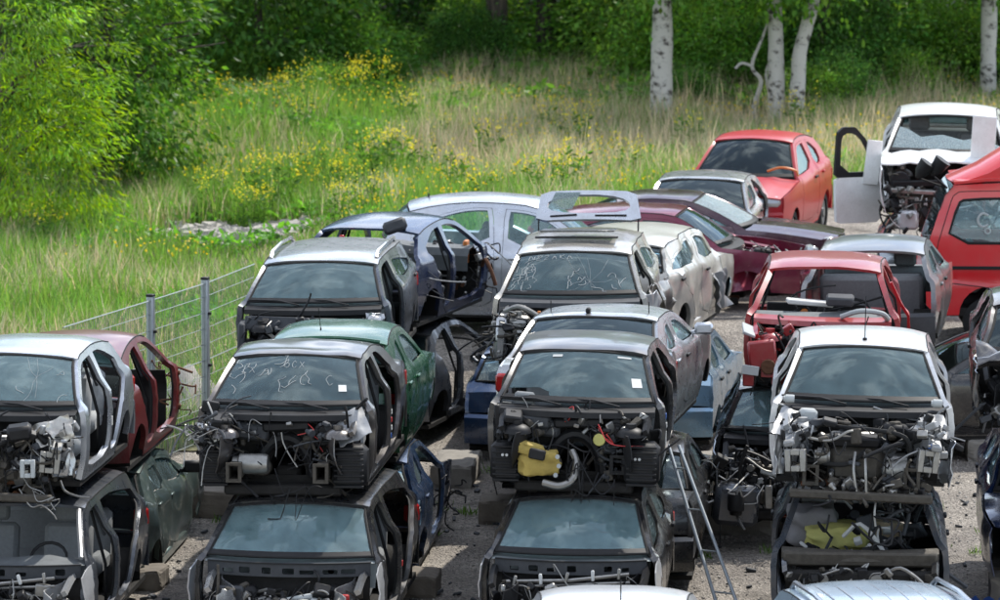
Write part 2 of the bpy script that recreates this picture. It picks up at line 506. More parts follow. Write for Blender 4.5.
def tri_panel(outer, holes, step=0.08):
    rings = [resample(outer, step)] + [resample(h, step) for h in holes]
    V = []; E = []
    for r in rings:
        k = len(V); V += r
        E += [(k + i, k + (i + 1) % len(r)) for i in range(len(r))]
    A = np.array(V)
    lo, hi = A.min(0), A.max(0)
    gx, gy = np.meshgrid(np.arange(lo[0], hi[0], step), np.arange(lo[1], hi[1], step * .87))
    gx[1::2] += step / 2
    G = np.stack([gx.ravel(), gy.ravel()], 1)
    k = inside(rings[0], G)
    for h in rings[1:]: k &= ~inside(h, G)
    G = G[k]
    if len(G):
        dmin = np.min(np.hypot(G[:, None, 0] - A[None, :, 0], G[:, None, 1] - A[None, :, 1]), 1)
        G = G[dmin > step * .5]
    V = V + [tuple(p) for p in G]
    r = delaunay_2d_cdt([Vector(p) for p in V], E, [], 0, 1e-5)
    v2 = [(p.x, p.y) for p in r[0]]
    T = [tuple(f) for f in r[2] if len(f) == 3]
    C = np.array([[sum(v2[i][0] for i in f) / 3, sum(v2[i][1] for i in f) / 3] for f in T])
    k = inside(rings[0], C)
    for h in rings[1:]: k &= ~inside(h, C)
    T = [t for t, q in zip(T, k) if q]
    # counter-clockwise
    T2 = []
    for t in T:
        a, b, c = (v2[i] for i in t)
        T2.append(t if (b[0] - a[0]) * (c[1] - a[1]) - (b[1] - a[1]) * (c[0] - a[0]) > 0 else t[::-1])
    used = sorted({i for t in T2 for i in t}); mp_ = {u: i for i, u in enumerate(used)}
    return [v2[u] for u in used], [tuple(mp_[i] for i in t) for t in T2]

def panel(outer, holes, fn, thick, step=0.08, flip=False):
    """sheet with holes in 2D, mapped by fn(u, v) -> xyz, thickened against its normal"""
    v2, T = tri_panel(outer, holes, step)
    b = MB()
    b.add([fn(*p) for p in v2], [t[::-1] if flip else t for t in T])
    if thick: b.solid(thick)
    return b

def smoothstep(a, b, x):
    t = min(1, max(0, (x - a) / (b - a)))
    return t * t * (3 - 2 * t)

# ------------------------------------------------------------------ car wrecks
PRESET = {
    'hatch':  dict(w=.83, A0=(0, .74), A1=(.68, 1.11), mids=[(1.05, 1.15), (1.55, 1.15)], R1=(2.10, 1.09), C0=(2.48, .80), tail=2.62, ax=2.12, B=1.22, rear='hatch', zb=(.72, .80), nose=-1.22),
    'small':  dict(w=.80, A0=(0, .76), A1=(.62, 1.17), mids=[(1.0, 1.21), (1.45, 1.20)], R1=(1.95, 1.13), C0=(2.30, .82), tail=2.42, ax=2.02, B=1.30, rear='hatch', zb=(.74, .82), nose=-1.15),
    'sedan':  dict(w=.86, A0=(0, .74), A1=(.72, 1.10), mids=[(1.05, 1.13), (1.45, 1.13)], R1=(1.90, 1.08), C0=(2.52, .82), tail=3.08, ax=2.36, B=1.25, rear='sedan', zb=(.72, .80), nose=-1.28),
    'flatsedan': dict(w=.86, A0=(0, .74), A1=(.72, 1.09), mids=[(1.05, 1.125), (1.5, 1.135)], R1=(1.85, 1.13), C0=(2.52, .80), tail=3.08, ax=2.36, B=1.25, rear='sedan', zb=(.72, .78), nose=-1.28),
    'wagon':  dict(w=.88, A0=(0, .76), A1=(.68, 1.13), mids=[(1.1, 1.165), (2.0, 1.16)], R1=(2.85, 1.11), C0=(3.12, .84), tail=3.20, ax=2.45, B=1.25, rear='hatch', zb=(.74, .82), nose=-1.28),
    'mpv':    dict(w=.86, A0=(0, .80), A1=(.78, 1.30), mids=[(1.2, 1.37), (1.8, 1.37)], R1=(2.45, 1.28), C0=(2.72, .90), tail=2.80, ax=2.20, B=1.25, rear='hatch', zb=(.76, .88), nose=-1.1),
}

class Car:
    def __init__(s, name, label, loc, yaw, preset, color, group=None, tilt=(0, 0), seed=0, scale=1.0, crumple=0.0, cat='wrecked car', squash=0.0):
        s.p = dict(PRESET[preset]); s.color = color
        jr = random.Random(seed * 7 + 3); jt = lambda q, a, b: (q[0] + jr.uniform(-a, a), q[1] + jr.uniform(-b, b))
        P = s.p; dz_ = jr.uniform(-.025, .025)
        P['w'] *= 1 + jr.uniform(-.015, .015); P['A1'] = (P['A1'][0] + jr.uniform(-.05, .05), P['A1'][1] + dz_)
        P['mids'] = [(a, b + dz_ + jr.uniform(-.008, .012)) for a, b in P['mids']]; P['R1'] = (P['R1'][0] + jr.uniform(-.08, .06), P['R1'][1] + dz_ + jr.uniform(-.015, .015))
        P['C0'] = (P['C0'][0], P['C0'][1] + jr.uniform(-.02, .02)); P['B'] += jr.uniform(-.05, .05)
        if tilt == (0, 0) and name == 'stacked_car' and loc[2] > 1:
            tr = random.Random(seed * 13 + 1); tilt = (tr.uniform(-.9, .9), tr.uniform(-1.3, 1.3))
        s.root = empty(name, loc, (R(tilt[0]), R(tilt[1]), R(yaw)), label, cat, group)
        s.root.scale = (scale,) * 3
        s.rng = random.Random(seed); s.seed = seed
        s.crumple = crumple; s.squash = squash
        P = s.p; s.w = P['w']
        A0, A1, R1, C0 = P['A0'], P['A1'], P['R1'], P['C0']
        key = [A0, ((A0[0] + A1[0]) / 2 - .01, (A0[1] + A1[1]) / 2 + .022), A1] + P['mids'] + [R1, ((R1[0] + C0[0]) / 2 + .03, (R1[1] + C0[1]) / 2 + .012), C0]
        n = 7
        s.rail = [(q[0], q[1]) for q in catmull([(a, b) for a, b in key], n)]
        s.iA1 = 2 * n; s.iR1 = (3 + len(P['mids'])) * n
        # offset line of the rail (inner edge of pillars)
        off = []
        for i in range(len(s.rail)):
            a = s.rail[max(0, i - 1)]; b = s.rail[min(len(s.rail) - 1, i + 1)]
            tx, tz = b[0] - a[0], b[1] - a[1]; L = math.hypot(tx, tz)
            y = s.rail[i][0]
            pw = .062 if y < 1.2 else .062 + .10 * smoothstep(1.5, R1[0] + .1, y)
            off.append((s.rail[i][0] + tz / L * pw, s.rail[i][1] - tx / L * pw))
        off.sort()
        s.oy = [q[0] for q in off]; s.oz = [q[1] for q in off]
    # surface of the body side
    def belt(s, y):
        a, b = s.p['zb']; return a + (b - a) * smoothstep(-.2, 2.4, y)
    def hw(s, y):
        f = min(1, max(0, (-.35 - y) / .9)); g = min(1, max(0, (y - 1.9) / 1.1))
        return s.w * (1 - .11 * f * f - .07 * g * g)
    def X(s, y, z):
        zb = s.belt(y); w = s.hw(y)
        if z < zb:
            t = (zb - z) / zb
            x = w - .055 * max(0, (t - .55) / .45) ** 2 + .012 * math.sin(math.pi * min(1, t * 1.2)) - .018 * max(0, 1 - t / .10) ** 2
            # moulded crease
            x += .010 * math.exp(-((t - .30) / .035) ** 2)
        else:
            h = z - zb
            x = w - .018 - .042 * min(1, h / .035) - .40 * max(0, h - .02) - .12 * h * h
        x += .007 * noise.noise(Vector((y * 2.3 + s.seed, z * 2.3, 7.7)))
        if s.crumple:
            nv = noise.noise(Vector((y * 2.6 + s.seed, z * 2.6, s.seed * 1.7)))
            n2 = noise.noise(Vector((y * 7 + s.seed, z * 7, 3.1)))
            x += s.crumple * (nv * .8 + abs(n2) * .35 - .3)
        return x
    def side_fn(s, sg, d=0.0):
        return lambda y, z: (sg * (s.X(y, z) + d), y, z)
    def side_panel(s, name, outer, holes, sg, thick, mat, step=.075, d=0.0, parent=None, label=None):
        b = panel(outer, holes, s.side_fn(sg, d), thick, step, flip=sg < 0)
        return b.build(name, mat, parent or s.root, label=label)
    def zi(s, y): return float(np.interp(y, s.oy, s.oz))
    def openings(s, two_door=False):
        P = s.p; B = P['B']
        zs = .11
        def topline(y0, y1, n=14): return [(y0 + (y1 - y0) * k / n, s.zi(y0 + (y1 - y0) * k / n)) for k in range(n + 1)]
        # start where inner line meets belt
        ys = None
        for y in np.linspace(-.05, .8, 120):
            if s.zi(y) > s.belt(y) + .015: ys = y; break
        ye = None
        for y in np.linspace(P['C0'][0] + .1, 1.5, 160):
            if s.zi(y) > s.belt(y) + .03: ye = y; break
        front = [(.16, zs), (.10, .30), (.09, s.belt(.1) - .05)] + topline(ys, B - .04) + [(B - .02, s.belt(B)), (B, .35), (B - .02, zs)]
        f2 = chaikin(front, 1)
        arch_y = P['ax'] - .40
        b2 = B + .09
        yend = min(ye, P['R1'][0] + .12) if P['rear'] != 'hatch' or P['tail'] > 2.9 else min(ye, P['R1'][0] - .02)
        rt = topline(b2 + .01, yend)
        rear = [(b2 + .04, zs), (b2, .35), (b2 - .01, s.belt(b2))] + rt + [(yend + .0, s.belt(yend) + .02), (arch_y + .16, .52), (arch_y - .02, .30), (arch_y - .06, zs)]
        r2 = chaikin(rear, 1)
        def win(y0, y1, l0, l1):
            t = [(y, z - .03) for y, z in topline(y0, y1)]
            t = [q for q in t if q[1] > s.belt(q[0]) + .05]
            return chaikin([(l0, s.belt(l0) + .03)] + t + [(l1, s.belt(l1) + .03)], 1)
        wf = win(ys + .05, B - .10, ys + .02, B - .08)
        wr = win(b2 + .07, yend - .05, b2 + .05, yend - .04)
        s.ys, s.yend, s.b2 = ys, yend, b2
        return f2, r2, wf, wr
    def arch(s, yc, rad, zc=.10, n=14, a0=-10, a1=190):
        return [(yc + rad * math.cos(R(a)), zc + rad * math.sin(R(a))) for a in np.linspace(a0, a1, n)]
    def body(s, doors=('', ''), roof_mat=None, floor=True, quarter_window=True, inner=True, side_label=None, rear_open=False):
        """doors: for left and right side a string with F and/or R for doors still hung"""
        P = s.p
        f2, r2, wf, wr = s.openings()
        s.f2, s.r2, s.wf, s.wr = f2, r2, wf, wr
        out = [(-.06, .03), (-.07, .40), (-.06, P['A0'][1] - .03)] + s.rail
        if P['rear'] == 'sedan': out += [(P['C0'][0] + .25, P['C0'][1] + .005), (P['tail'] - .04, P['C0'][1] - .02), (P['tail'], P['C0'][1] - .08)]
        else: out += [(P['tail'] - .02, P['C0'][1] - .12)]
        out += [(P['tail'] + .02, .42), (P['tail'] - .06, .10)]
        ar = [q for q in s.arch(P['ax'], .335, .07) if q[1] > .03]
        out += ar
        out += [(P['ax'] - .36, .0), (1.2, -.01)]
        holes = [f2, r2]
        if quarter_window and P['rear'] == 'hatch' and P['R1'][0] - s.yend > .25:
            a = s.yend + .16; b = P['C0'][0] - .12
            if P['tail'] > 2.9: a = s.yend + .18; b = P['R1'][0] + .0
            t = [(y, s.zi(y) - .02) for y in np.linspace(a + .02, b, 8)]
            t = [q for q in t if q[1] > s.belt(q[0]) + .07]
            if len(t) > 3:
                qh = chaikin([(a, s.belt(a) + .05)] + t + [(t[-1][0] + .03, s.belt(b) + .05)], 1)
                holes.append(qh)
                s.qh = qh
        s.sides = []
        for i, sg in enumerate((-1, 1)):
            o = s.side_panel('body_side', out, holes, sg, .055, s.color, label=side_label)
            s.sides.append(o)
            if len(holes) > 2 and not rear_open:
                s.side_panel('quarter_window', chaikin(s.qh, 0), [], sg, .004, 'glass_dark', .15, -.02)
            for ch in doors[i]: s.door(sg, ch)
            # wheel housing behind the rear arch
            b = MB()
            ars = s.arch(P['ax'], .345, .07, 12)
            x1 = s.X(P['ax'], .4) - .055; x0 = x1 - .26
            b.grid([[(sg * x1, y, z) for y, z in ars], [(sg * x0, y, z) for y, z in ars]])
            b.add([(sg * x0, y, z) for y, z in ars], [tuple(range(len(ars)))])
            b.build('wheel_housing', 'underseal', s.root)
        for sg, dd in ((-1, doors[0]), (1, doors[1])):
            for ch, pl in (('F', f2), ('R', r2)):
                if ch not in dd:
                    MB().tube([(sg * (s.X(y, z) - .048), y, z) for y, z in resample(pl, .12)], .013, 5, closed=True).build('door_seal', 'rubber', s.root)
            e = s.rail[s.iA1:s.iR1 + 1]
            MB().tube([(sg * (s.X(y, z) + .001), y, z + .001) for y, z in e[::3] + [e[-1]]], .007, 5).build('roof_gutter', 'rubber', s.root)
            B = P['B'] + .04
            if 'F' not in dd:
                zt = s.zi(B) - .06
                MB().box((sg * (s.X(B, .9) - .085), B, .93), (.03, .09, .34), (0, sg * R(-21), 0), .01).build('pillar_cover', 'plastic_grey', s.root)
                MB().tube([(sg * (s.X(B, 1.0) - .11), B - .04, 1.02), (sg * (s.X(B, .5) - .12), B - .10, .5), (sg * (s.X(B, .15) - .10), B - .03, .12)], .016, 4).build('seat_belt', 'plastic', s.root)
        s.roof(roof_mat or s.color)
        if floor: s.floor()
    def roof(s, mat, thick=.03):
        P = s.p; n = 13
        edge = s.rail[s.iA1:s.iR1 + 1]
        cr = .058; bf, br = .085, .06
        rows = []
        m = len(edge)
        for j, (y, z) in enumerate(edge):
            v = j / (m - 1)
            x1 = s.X(y, z)
            row = []
            for i in range(n):
                u = -1 + 2 * i / (n - 1)
                u = math.copysign(1 - (1 - abs(u)) ** 1.35, u) if abs(u) < 1 else u
                c = cr * (.6 * (1 - u * u) + .4 * (1 - u ** 6))
                yy = y - bf * (1 - u * u) * (1 - v) ** 1.5 + br * (1 - u * u) * v ** 1.5
                dz = .010 * noise.noise(Vector((u * 1.6 + s.seed, yy * 1.8, 4.4))) * (1 - u ** 4)
                if s.squash:
                    dz = -s.squash * (abs(noise.noise(Vector((u * 1.7 + s.seed, yy * 1.9, 1.3)))) * 1.4) * (1 - u ** 4)
                row.append((u * x1, yy, z + c + dz))
            rows.append(row)
        b = MB().grid(rows).solid(thick)
        s.roof_o = b.build('roof', mat, s.root, 50)
        h = MB().grid([[(p[0] * .96, p[1], p[2] - thick - .012) for p in reversed(row)] for row in rows[1:-1]])
        h.build('headlining', 'headliner', s.root)
    def roofpt(s, u, y):
        e = s.rail[s.iA1:s.iR1 + 1]
        z = float(np.interp(y, [q[0] for q in e], [q[1] for q in e]))
        return Vector((u * s.X(y, z), y, z + .058 * (.6 * (1 - u * u) + .4 * (1 - u ** 6))))
    def wpos(s, u, v, rear=False, lift=0.0):
        """point on the windscreen: u -1..1 across, v 0..1 up"""
        P = s.p
        if not rear:
            i = v * s.iA1; k = min(int(i), s.iA1 - 1); f = i - k
            a, b = s.rail[k], s.rail[k + 1]
            bow = -(.14 * (1 - v) + .085 * v)
        else:
            n0, n1 = s.iR1, len(s.rail) - 1
            i = n1 - v * (n1 - n0); k = min(int(i), n1 - 1); f = i - k
            a, b = s.rail[k], s.rail[k + 1]
            bow = .09 * (1 - v) + .06 * v
        y = a[0] + (b[0] - a[0]) * f; z = a[1] + (b[1] - a[1]) * f
        x = s.X(y, z) - .050
        q = 1 - u * u
        return Vector((u * x, y + bow * q, z + .058 * q * v * .95 - .012 + lift))
    def screen(s, mat='glass', rear=False, v0=.04, v1=.985, name=None, seal=True, cut=None):
        name = name or ('rear_window' if rear else 'windscreen')
        nu, nv = 14, 8
        rows = [[s.wpos(-1 + 2 * i / nu, v0 + (v1 - v0) * j / nv, rear) for i in range(nu + 1)] for j in range(nv + 1)]
        if rear: rows = [list(reversed(r)) for r in rows]
        b = MB()
        if cut:
            f = lambda u, v: tuple(s.wpos(u, v, rear))
            b = panel(cut, [], f, .005, .16)
        else:
            b.grid(rows).solid(.005)
        o = b.build(name, mat, s.root)
        if seal:
            ring = [s.wpos(u, v0, rear) for u in np.linspace(-1, 1, 11)] + [s.wpos(1, v, rear) for v in np.linspace(v0, v1, 7)[1:]] + \
                   [s.wpos(u, v1, rear) for u in np.linspace(1, -1, 11)[1:]] + [s.wpos(-1, v, rear) for v in np.linspace(v1, v0, 7)[1:-1]]
            MB().tube(ring, .014, 6, closed=True).build('window_seal', 'rubber', s.root)
            if not rear:
                # black printed band along the lower edge
                rr = [[s.wpos(-1 + 2 * i / nu, v0 + .085 * j, rear, .004) for i in range(nu + 1)] for j in (0, 1)]
                MB().grid(rr).build('screen_band', 'plastic', o)
        return o
    def door(s, sg, which):
        poly, w = (s.f2, s.wf) if which == 'F' else (s.r2, s.wr)
        c = (sum(p[0] for p in poly) / len(poly), sum(p[1] for p in poly) / len(poly))
        poly = [(c[0] + (p[0] - c[0]) * .988, c[1] + (p[1] - c[1]) * .988) for p in poly]
        d = s.side_panel('door', poly, [w], sg, .05, s.door_col if hasattr(s, 'door_col') else s.color, .085, .002)
        s.side_panel('window', w, [], sg, .004, 'glass', .2, -.022, d)
        yy = (s.p['B'] - .17) if which == 'F' else (s.yend - .22)
        z = s.belt(yy) - .10
        MB().box((sg * (s.X(yy, z) + .016), yy, z), (.03, .17, .035), None, .01).build('handle', s.color if s.rng.random() < .4 else 'plastic', d)
        if which == 'F' and getattr(s, 'mirrors', False): s.mirror(sg, d)
        return d
    def mirror(s, sg, parent=None, col=None):
        y = s.ys + .06; z = s.belt(y) + .05
        x = s.X(y, z)
        b = MB().box((sg * (x + .13), y, z + .045), (.20, .09, .13), (0, 0, sg * R(-12)), .035)
        b.box((sg * (x + .02), y, z), (.08, .05, .04), None, .01)
        o = b.build('mirror', col or s.color, parent or s.root)
        return o
    def floor(s):
        P = s.p; w = s.w - .06
        y0, y1 = -.05, P['tail'] - .08
        b = MB().box((0, (y0 + y1) / 2, -.01), (2 * w, y1 - y0, .05))
        b.box((0, .9, .07), (.26, 1.8, .14), None, .05)
        b.box((0, P['ax'] + .12, .17), (2 * w - .3, .62, .24), None, .04)
        b.build('floor_pan', 'underseal', s.root)
        for sg in (-1, 1):
            q = MB().box((sg * (s.X(1, .05) - .05), (.05 + P['ax'] - .4) / 2, .05), (.09, P['ax'] - .5, .11), None, .02)
            q.build('sill', s.color, s.root)
        u = MB()
        for sg in (-1, 1):
            u.box((sg * .40, .75, -.08), (.11, 2.0, .10), None, .02)
        u.box((.1, 1.65, -.10), (.8, .5, .15), None, .05)
        u.box((0, P['ax'], -.06), (1.2, .12, .10), None, .03)
        u.build('underbody', 'underseal', s.root)
        ex = MB().tube(catmull([(.16, -.2, -.10), (.12, .6, -.12), (.2, 1.3, -.10), (.42, 1.9, -.04), (.45, P['tail'] - .3, .04)], 5), .032, 8)
        ex.box((.47, P['tail'] - .45, .03), (.22, .42, .14), None, .05)
        ex.build('exhaust', 'rusty', s.root)
    def interior(s, seats=True, dash='dash', wheel=True, cloth='seat_cloth', rear_seat=True):
        P = s.p; w = s.w
        b = MB()
        n = 12; rows = []
        for (y, z, sc) in ((-.02, P['A0'][1] - .05, .90), (.16, P['A0'][1] - .02, .90), (.34, P['A0'][1] - .05, .88), (.40, P['A0'][1] - .14, .87), (.36, .40, .85)):
            rows.append([((-1 + 2 * i / n) * w * sc, y - .10 * (1 - (-1 + 2 * i / n) ** 2) * (1 if y < .1 else .2), z + .035 * math.exp(-((i / n - .72) / .12) ** 2) * (y > .1)) for i in range(n + 1)])
        b.grid(rows)
        b.build('dashboard', dash, s.root)
        if wheel:
            c = Vector((.34, .52, .66)); t = MB()
            ax = Vector((0, -.8, .6)).normalized(); e1 = Vector((1, 0, 0)); e2 = ax.cross(e1)
            t.tube([c + (e1 * math.cos(a) + e2 * math.sin(a)) * .18 for a in np.linspace(0, 2 * math.pi, 18)[:-1]], .016, 6, closed=True)
            t.tube([c - e1 * .17, c + e1 * .17], .018, 5); t.tube([c, c - e2 * .17], .018, 5)
            t.tube([c, c + Vector((0, -.22, -.1))], .03, 6)
            t.build('steering_wheel', 'plastic', s.root)
        if seats:
            for sg in (-1, 1):
                so = MB().box((sg * .37, 1.02, .24), (.50, .52, .20), (R(8), 0, 0), .06)
                so.box((sg * .37, 1.36, .55), (.48, .15, .62), (R(-16), 0, 0), .06)
                o = so.build('seat', cloth, s.root)
                h = MB().box((sg * .37, 1.47, .955), (.27, .10, .18), (R(-12), 0, 0), .045)
                h.tube([(sg * .37 - .05, 1.44, .84), (sg * .37 - .05, 1.46, .92)], .008, 5)
                h.tube([(sg * .37 + .05, 1.44, .84), (sg * .37 + .05, 1.46, .92)], .008, 5)
                h.build('headrest', cloth, o)
        if rear_seat:
            y = P['ax'] - .12
            so = MB().box((0, y - .30, .34), (1.25, .5, .2), None, .05)
            so.box((0, y, .58), (1.25, .16, .52), (R(-16), 0, 0), .05)
            so.build('rear_seat', cloth, s.root)
    def tail(s, lights=True, glass_mat='glass_clear', lid=True, bumper_mat=None):
        P = s.p; n = 12
        if glass_mat: s.screen(glass_mat, True, v0=.10 if P['rear'] == 'hatch' else .05)
        prof = []
        if P['rear'] == 'sedan':
            z0 = P['C0'][1]
            prof = [(P['C0'][0] + .0, z0 - .01), (P['C0'][0] + .15, z0 + .005), (P['tail'] - .06, z0 - .01), (P['tail'] - .01, z0 - .08), (P['tail'] - .01, .45)]
        else:
            prof = [(P['C0'][0] - .03, P['C0'][1] + .02), (P['tail'] - .03, P['C0'][1] - .10), (P['tail'] + .005, .45)]
        rows = []
        for y, z in prof:
            x = s.X(min(y, P['tail']), min(z, s.belt(y) - .01)) - .03
            rows.append([(x * (1 - 2 * i / n), y + .10 * (1 - (1 - 2 * i / n) ** 2) * smoothstep(P['C0'][0], P['tail'], y), z + .02 * (1 - (1 - 2 * i / n) ** 4)) for i in range(n + 1)])
        rows.reverse()
        if lid: MB().grid([list(r) for r in rows]).solid(.025).build('boot_lid' if P['rear'] == 'sedan' else 'tailgate', s.color, s.root)
        bp = MB(); rows = []
        for dz, out in ((.44, .0), (.40, .05), (.22, .07), (.08, .03)):
            x = s.X(P['tail'], .3)
            rows.append([((x + .01) * (1 - 2 * i / n), P['tail'] + out + .10 * (1 - abs(1 - 2 * i / n) ** 3), dz) for i in range(n + 1)])
        rows.reverse()
        bp.grid(rows).solid(.03).build('rear_bumper', bumper_mat or s.color, s.root)
        if lights:
            for sg in (-1, 1):
                y = P['tail'] + .0
                MB().box((sg * (s.X(P['tail'], .6) - .07), y + .0, .60), (.15, .12, .20), (0, 0, sg * R(-14)), .03).build('tail_light', 'lamp_red', s.root)
    def fender(s, sg, y0=None, mat=None, crumple=0.0, arch=True):
        P = s.p
        y0 = P['nose'] + .08 if y0 is None else y0
        zt = lambda y: P['A0'][1] - .03 - .16 * smoothstep(-.1, P['nose'], y) - .02
        def zt(y):
            t = min(1, max(0, -y / -P['nose']))
            return P['A0'][1] - .03 - .15 * t ** 1.6
        ys_ = np.linspace(.05, y0, 10)
        out = [(.05, .05)] + [(.07, .35)] + [(y, zt(y)) for y in ys_]
        if y0 <= P['nose'] + .3:
            out += [(y0 - .02, .30), (y0, .08)]
        if arch:
            ar = [q for q in s.arch(-.42, .335, .07) if q[1] > .04 and q[0] > y0 + .02]
            out += [(ar[-1][0], .05)] if False else []
            arr = list(reversed(ar))
            out += arr
        old = s.crumple; s.crumple = crumple or old
        o = s.side_panel('front_fender', out, [], sg, .012, mat or s.color, .07, .001)
        s.crumple = old
        return o
    def zbon(s, y):
        t = min(1, max(0, -y / -s.p['nose'])); return s.p['A0'][1] - .03 - .15 * t ** 1.6
    def bonnet(s, crump=0.0, mat=None, y_end=None):
        P = s.p; n = 14; m = 10; rows = []
        ye = P['nose'] + .02 if y_end is None else y_end
        for j in range(m + 1):
            v = j / m; y = -.02 + (ye + .02) * v
            z = s.zbon(y); x = s.X(y, z - .03) - .03
            row = []
            for i in range(n + 1):
                u = -1 + 2 * i / n
                yy = y - (.15 * (1 - v) + .12 * v) * (1 - u * u)
                zz = z + .055 * (1 - u * u) + .018 * math.exp(-((abs(u) - .55) / .1) ** 2)
                if crump:
                    nn = noise.noise(Vector((u * 2.2 + s.seed, y * 2.6, 0.7)))
                    zz += crump * abs(nn) * 1.6
                    yy += crump * nn * .3
                row.append((u * x, yy, zz))
            rows.append(row)
        rows.reverse()
        return MB().grid(rows).solid(.018).build('bonnet', mat or s.color, s.root)
    def front(s, bumper_mat=None):
        P = s.p; n = 14; rows = []
        N = P['nose']
        for z, out in ((.60, .03), (.54, .0), (.40, -.01), (.36, -.05), (.18, -.06), (.03, -.01)):
            x = s.X(N + .1, min(z, .5))
            rows.append([((x) * math.copysign(abs(-1 + 2 * i / n) ** .85, -1 + 2 * i / n), N + .10 + out - .16 * (1 - abs(-1 + 2 * i / n) ** 2.5), z) for i in range(n + 1)])
        rows.reverse()
        MB().grid(rows).solid(.02).build('front_bumper', bumper_mat or s.color, s.root)
        MB().box((0, N - .075, .47), (.62, .03, .09), None, .01).build('grille', 'plastic', s.root)
        MB().box((0, N - .125, .22), (.9, .03, .10), None, .01).build('air_intake', 'plastic', s.root)
        for sg in (-1, 1):
            MB().box((sg * .55, N + .045, .535), (.34, .15, .15), (R(-18), 0, sg * R(20)), .045).build('headlight', 'lamp_clear', s.root)
    def wheel(s, front, sg, flat=False):
        y = -.42 if front else s.p['ax']
        x = s.X(y, .2) - .11
        e = MB()
        prof = [(-.09, .20), (-.095, .27), (-.07, .305), (.07, .305), (.095, .27), (.09, .20)]
        n = 28
        rows = [[(sg * x + a, y + r * math.cos(2 * math.pi * k / n), .07 + r * math.sin(2 * math.pi * k / n)) for k in range(n + 1)] for a, r in prof]
        o = e.grid(rows).build('wheel', 'rubber', s.root)
        rim = MB().cyl((sg * (x + .05), y, .07), .20, .04, 'x', 24).cyl((sg * (x + .075), y, .07), .07, .03, 'x', 12)
        rim.build('rim', 'steel', o)
    # --------------------------------------------------------------- engine bays
    def scuttle(s, mat='plastic', wipers=True, bays=0):
        n = 12; P = s.p; rows = []
        z = P['A0'][1]
        for dy, dz in ((.015, -.035), (-.06, -.05), (-.13, -.065), (-.14, -.12)):
            rows.append([((-1 + 2 * i / n) * (s.w - .09), dy - .14 * (1 - (-1 + 2 * i / n) ** 2), z + dz) for i in range(n + 1)])
        rows.reverse()
        MB().grid(rows).solid(.02).build('scuttle_panel', mat, s.root)
        if wipers:
            for x0, L in ((-.15, .5), (.42, .52)):
                a = Vector((x0, -.14, z - .02))
                b = Vector((x0 - L * .96, -.05, z + .03))
                w_ = MB().tube([a, (a + b) / 2 + Vector((0, -.01, .025)), b], .009, 5)
                w_.tube([b + Vector((.2, -.02, -.005)), b + Vector((-.12, .03, .0))], .008, 4)
                w_.build('wiper', 'plastic', s.root)
    def cables(s, n, box, mat='plastic', rad=(.004, .009), sag=.2, name='wiring'):
        (x0, x1), (y0, y1), (z0, z1) = box; r = s.rng; b = MB()
        for _ in range(n):
            a = Vector((r.uniform(x0, x1), r.uniform(y0, y1), r.uniform(z0 + .3 * (z1 - z0), z1)))
            d = Vector((r.gauss(0, .22), r.gauss(0, .12), r.gauss(-.05, .12)))
            c = a + d
            m = (a + c) / 2 + Vector((r.gauss(0, .05), -abs(r.gauss(0, .06)), -sag * r.random()))
            e = c + Vector((r.gauss(0, .1), r.gauss(0, .05), -r.random() * sag))
            pts = catmull([a, m, c, e], 5)
            pts = [Vector((min(max(p.x, x0 - .1), x1 + .1), p.y, max(p.z, z0 - .12))) for p in pts]
            b.tube(pts, r.uniform(*rad), 5)
        return b.build(name, mat, s.root, kind='stuff')
    def clutter(s, n, box, mats=('plastic', 'engine_grime', 'alloy'), size=.05):
        (x0, x1), (y0, y1), (z0, z1) = box; r = s.rng
        for m_ in mats:
            b = MB()
            for _ in range(n):
                c_ = Vector((r.uniform(x0, x1), r.uniform(y0, y1), r.uniform(z0, z1)))
                k = r.random(); q = size * r.uniform(.4, 1.5)
                if k < .45: b.box(c_, (q * r.uniform(.5, 1.8), q * r.uniform(.4, 1.2), q * r.uniform(.4, 1.5)), (r.gauss(0, .4), r.gauss(0, .4), r.gauss(0, .5)), q * .12)
                elif k < .62:
                    a = Vector((r.gauss(0, 1), r.gauss(0, 1), r.gauss(0, 1))).normalized()
                    b.tube([c_ - a * q * .5, c_ - a * q * .1, c_ - a * q * .1, c_ + a * q * .5], [q * .4, q * .4, q * .28, q * .25], 9)
                else:
                    a = Vector((r.gauss(0, 1), r.gauss(0, .5), r.gauss(0, .8))).normalized(); d2 = Vector((r.gauss(0, .6), r.gauss(0, .4), r.gauss(-.3, .5)))
                    b.tube(catmull([c_, c_ + a * q * 1.6, c_ + a * q * 2.4 + d2 * q * 1.5, c_ + a * q * 2.6 + d2 * q * 3], 3), q * r.uniform(.07, .2), 6)
            b.build('small_fittings', m_, s.root, kind='stuff')
    def torn(s, name, mat, c_, size, rot, amp=.03, seed=0):
        mt = Euler([R(a) for a in rot]).to_matrix(); n, m = 9, 7; rows = []
        for j in range(m + 1):
            row = []
            for i in range(n + 1):
                u, v = i / n - .5, j / m - .5
                e = .12 * noise.noise(Vector((u * 6, v * 6, seed + 4.0)))
                p = Vector((u * size[0] * (1 + e), amp * 1.6 * noise.noise(Vector((u * 3.2, v * 3.2, seed))) + amp * abs(noise.noise(Vector((u * 7, v * 7, seed + 9)))), v * size[1] * (1 + e)))
                row.append(tuple(Vector(c_) + mt @ p))
            rows.append(row)
        return MB().grid(rows).solid(.006).build(name, mat, s.root, 75)
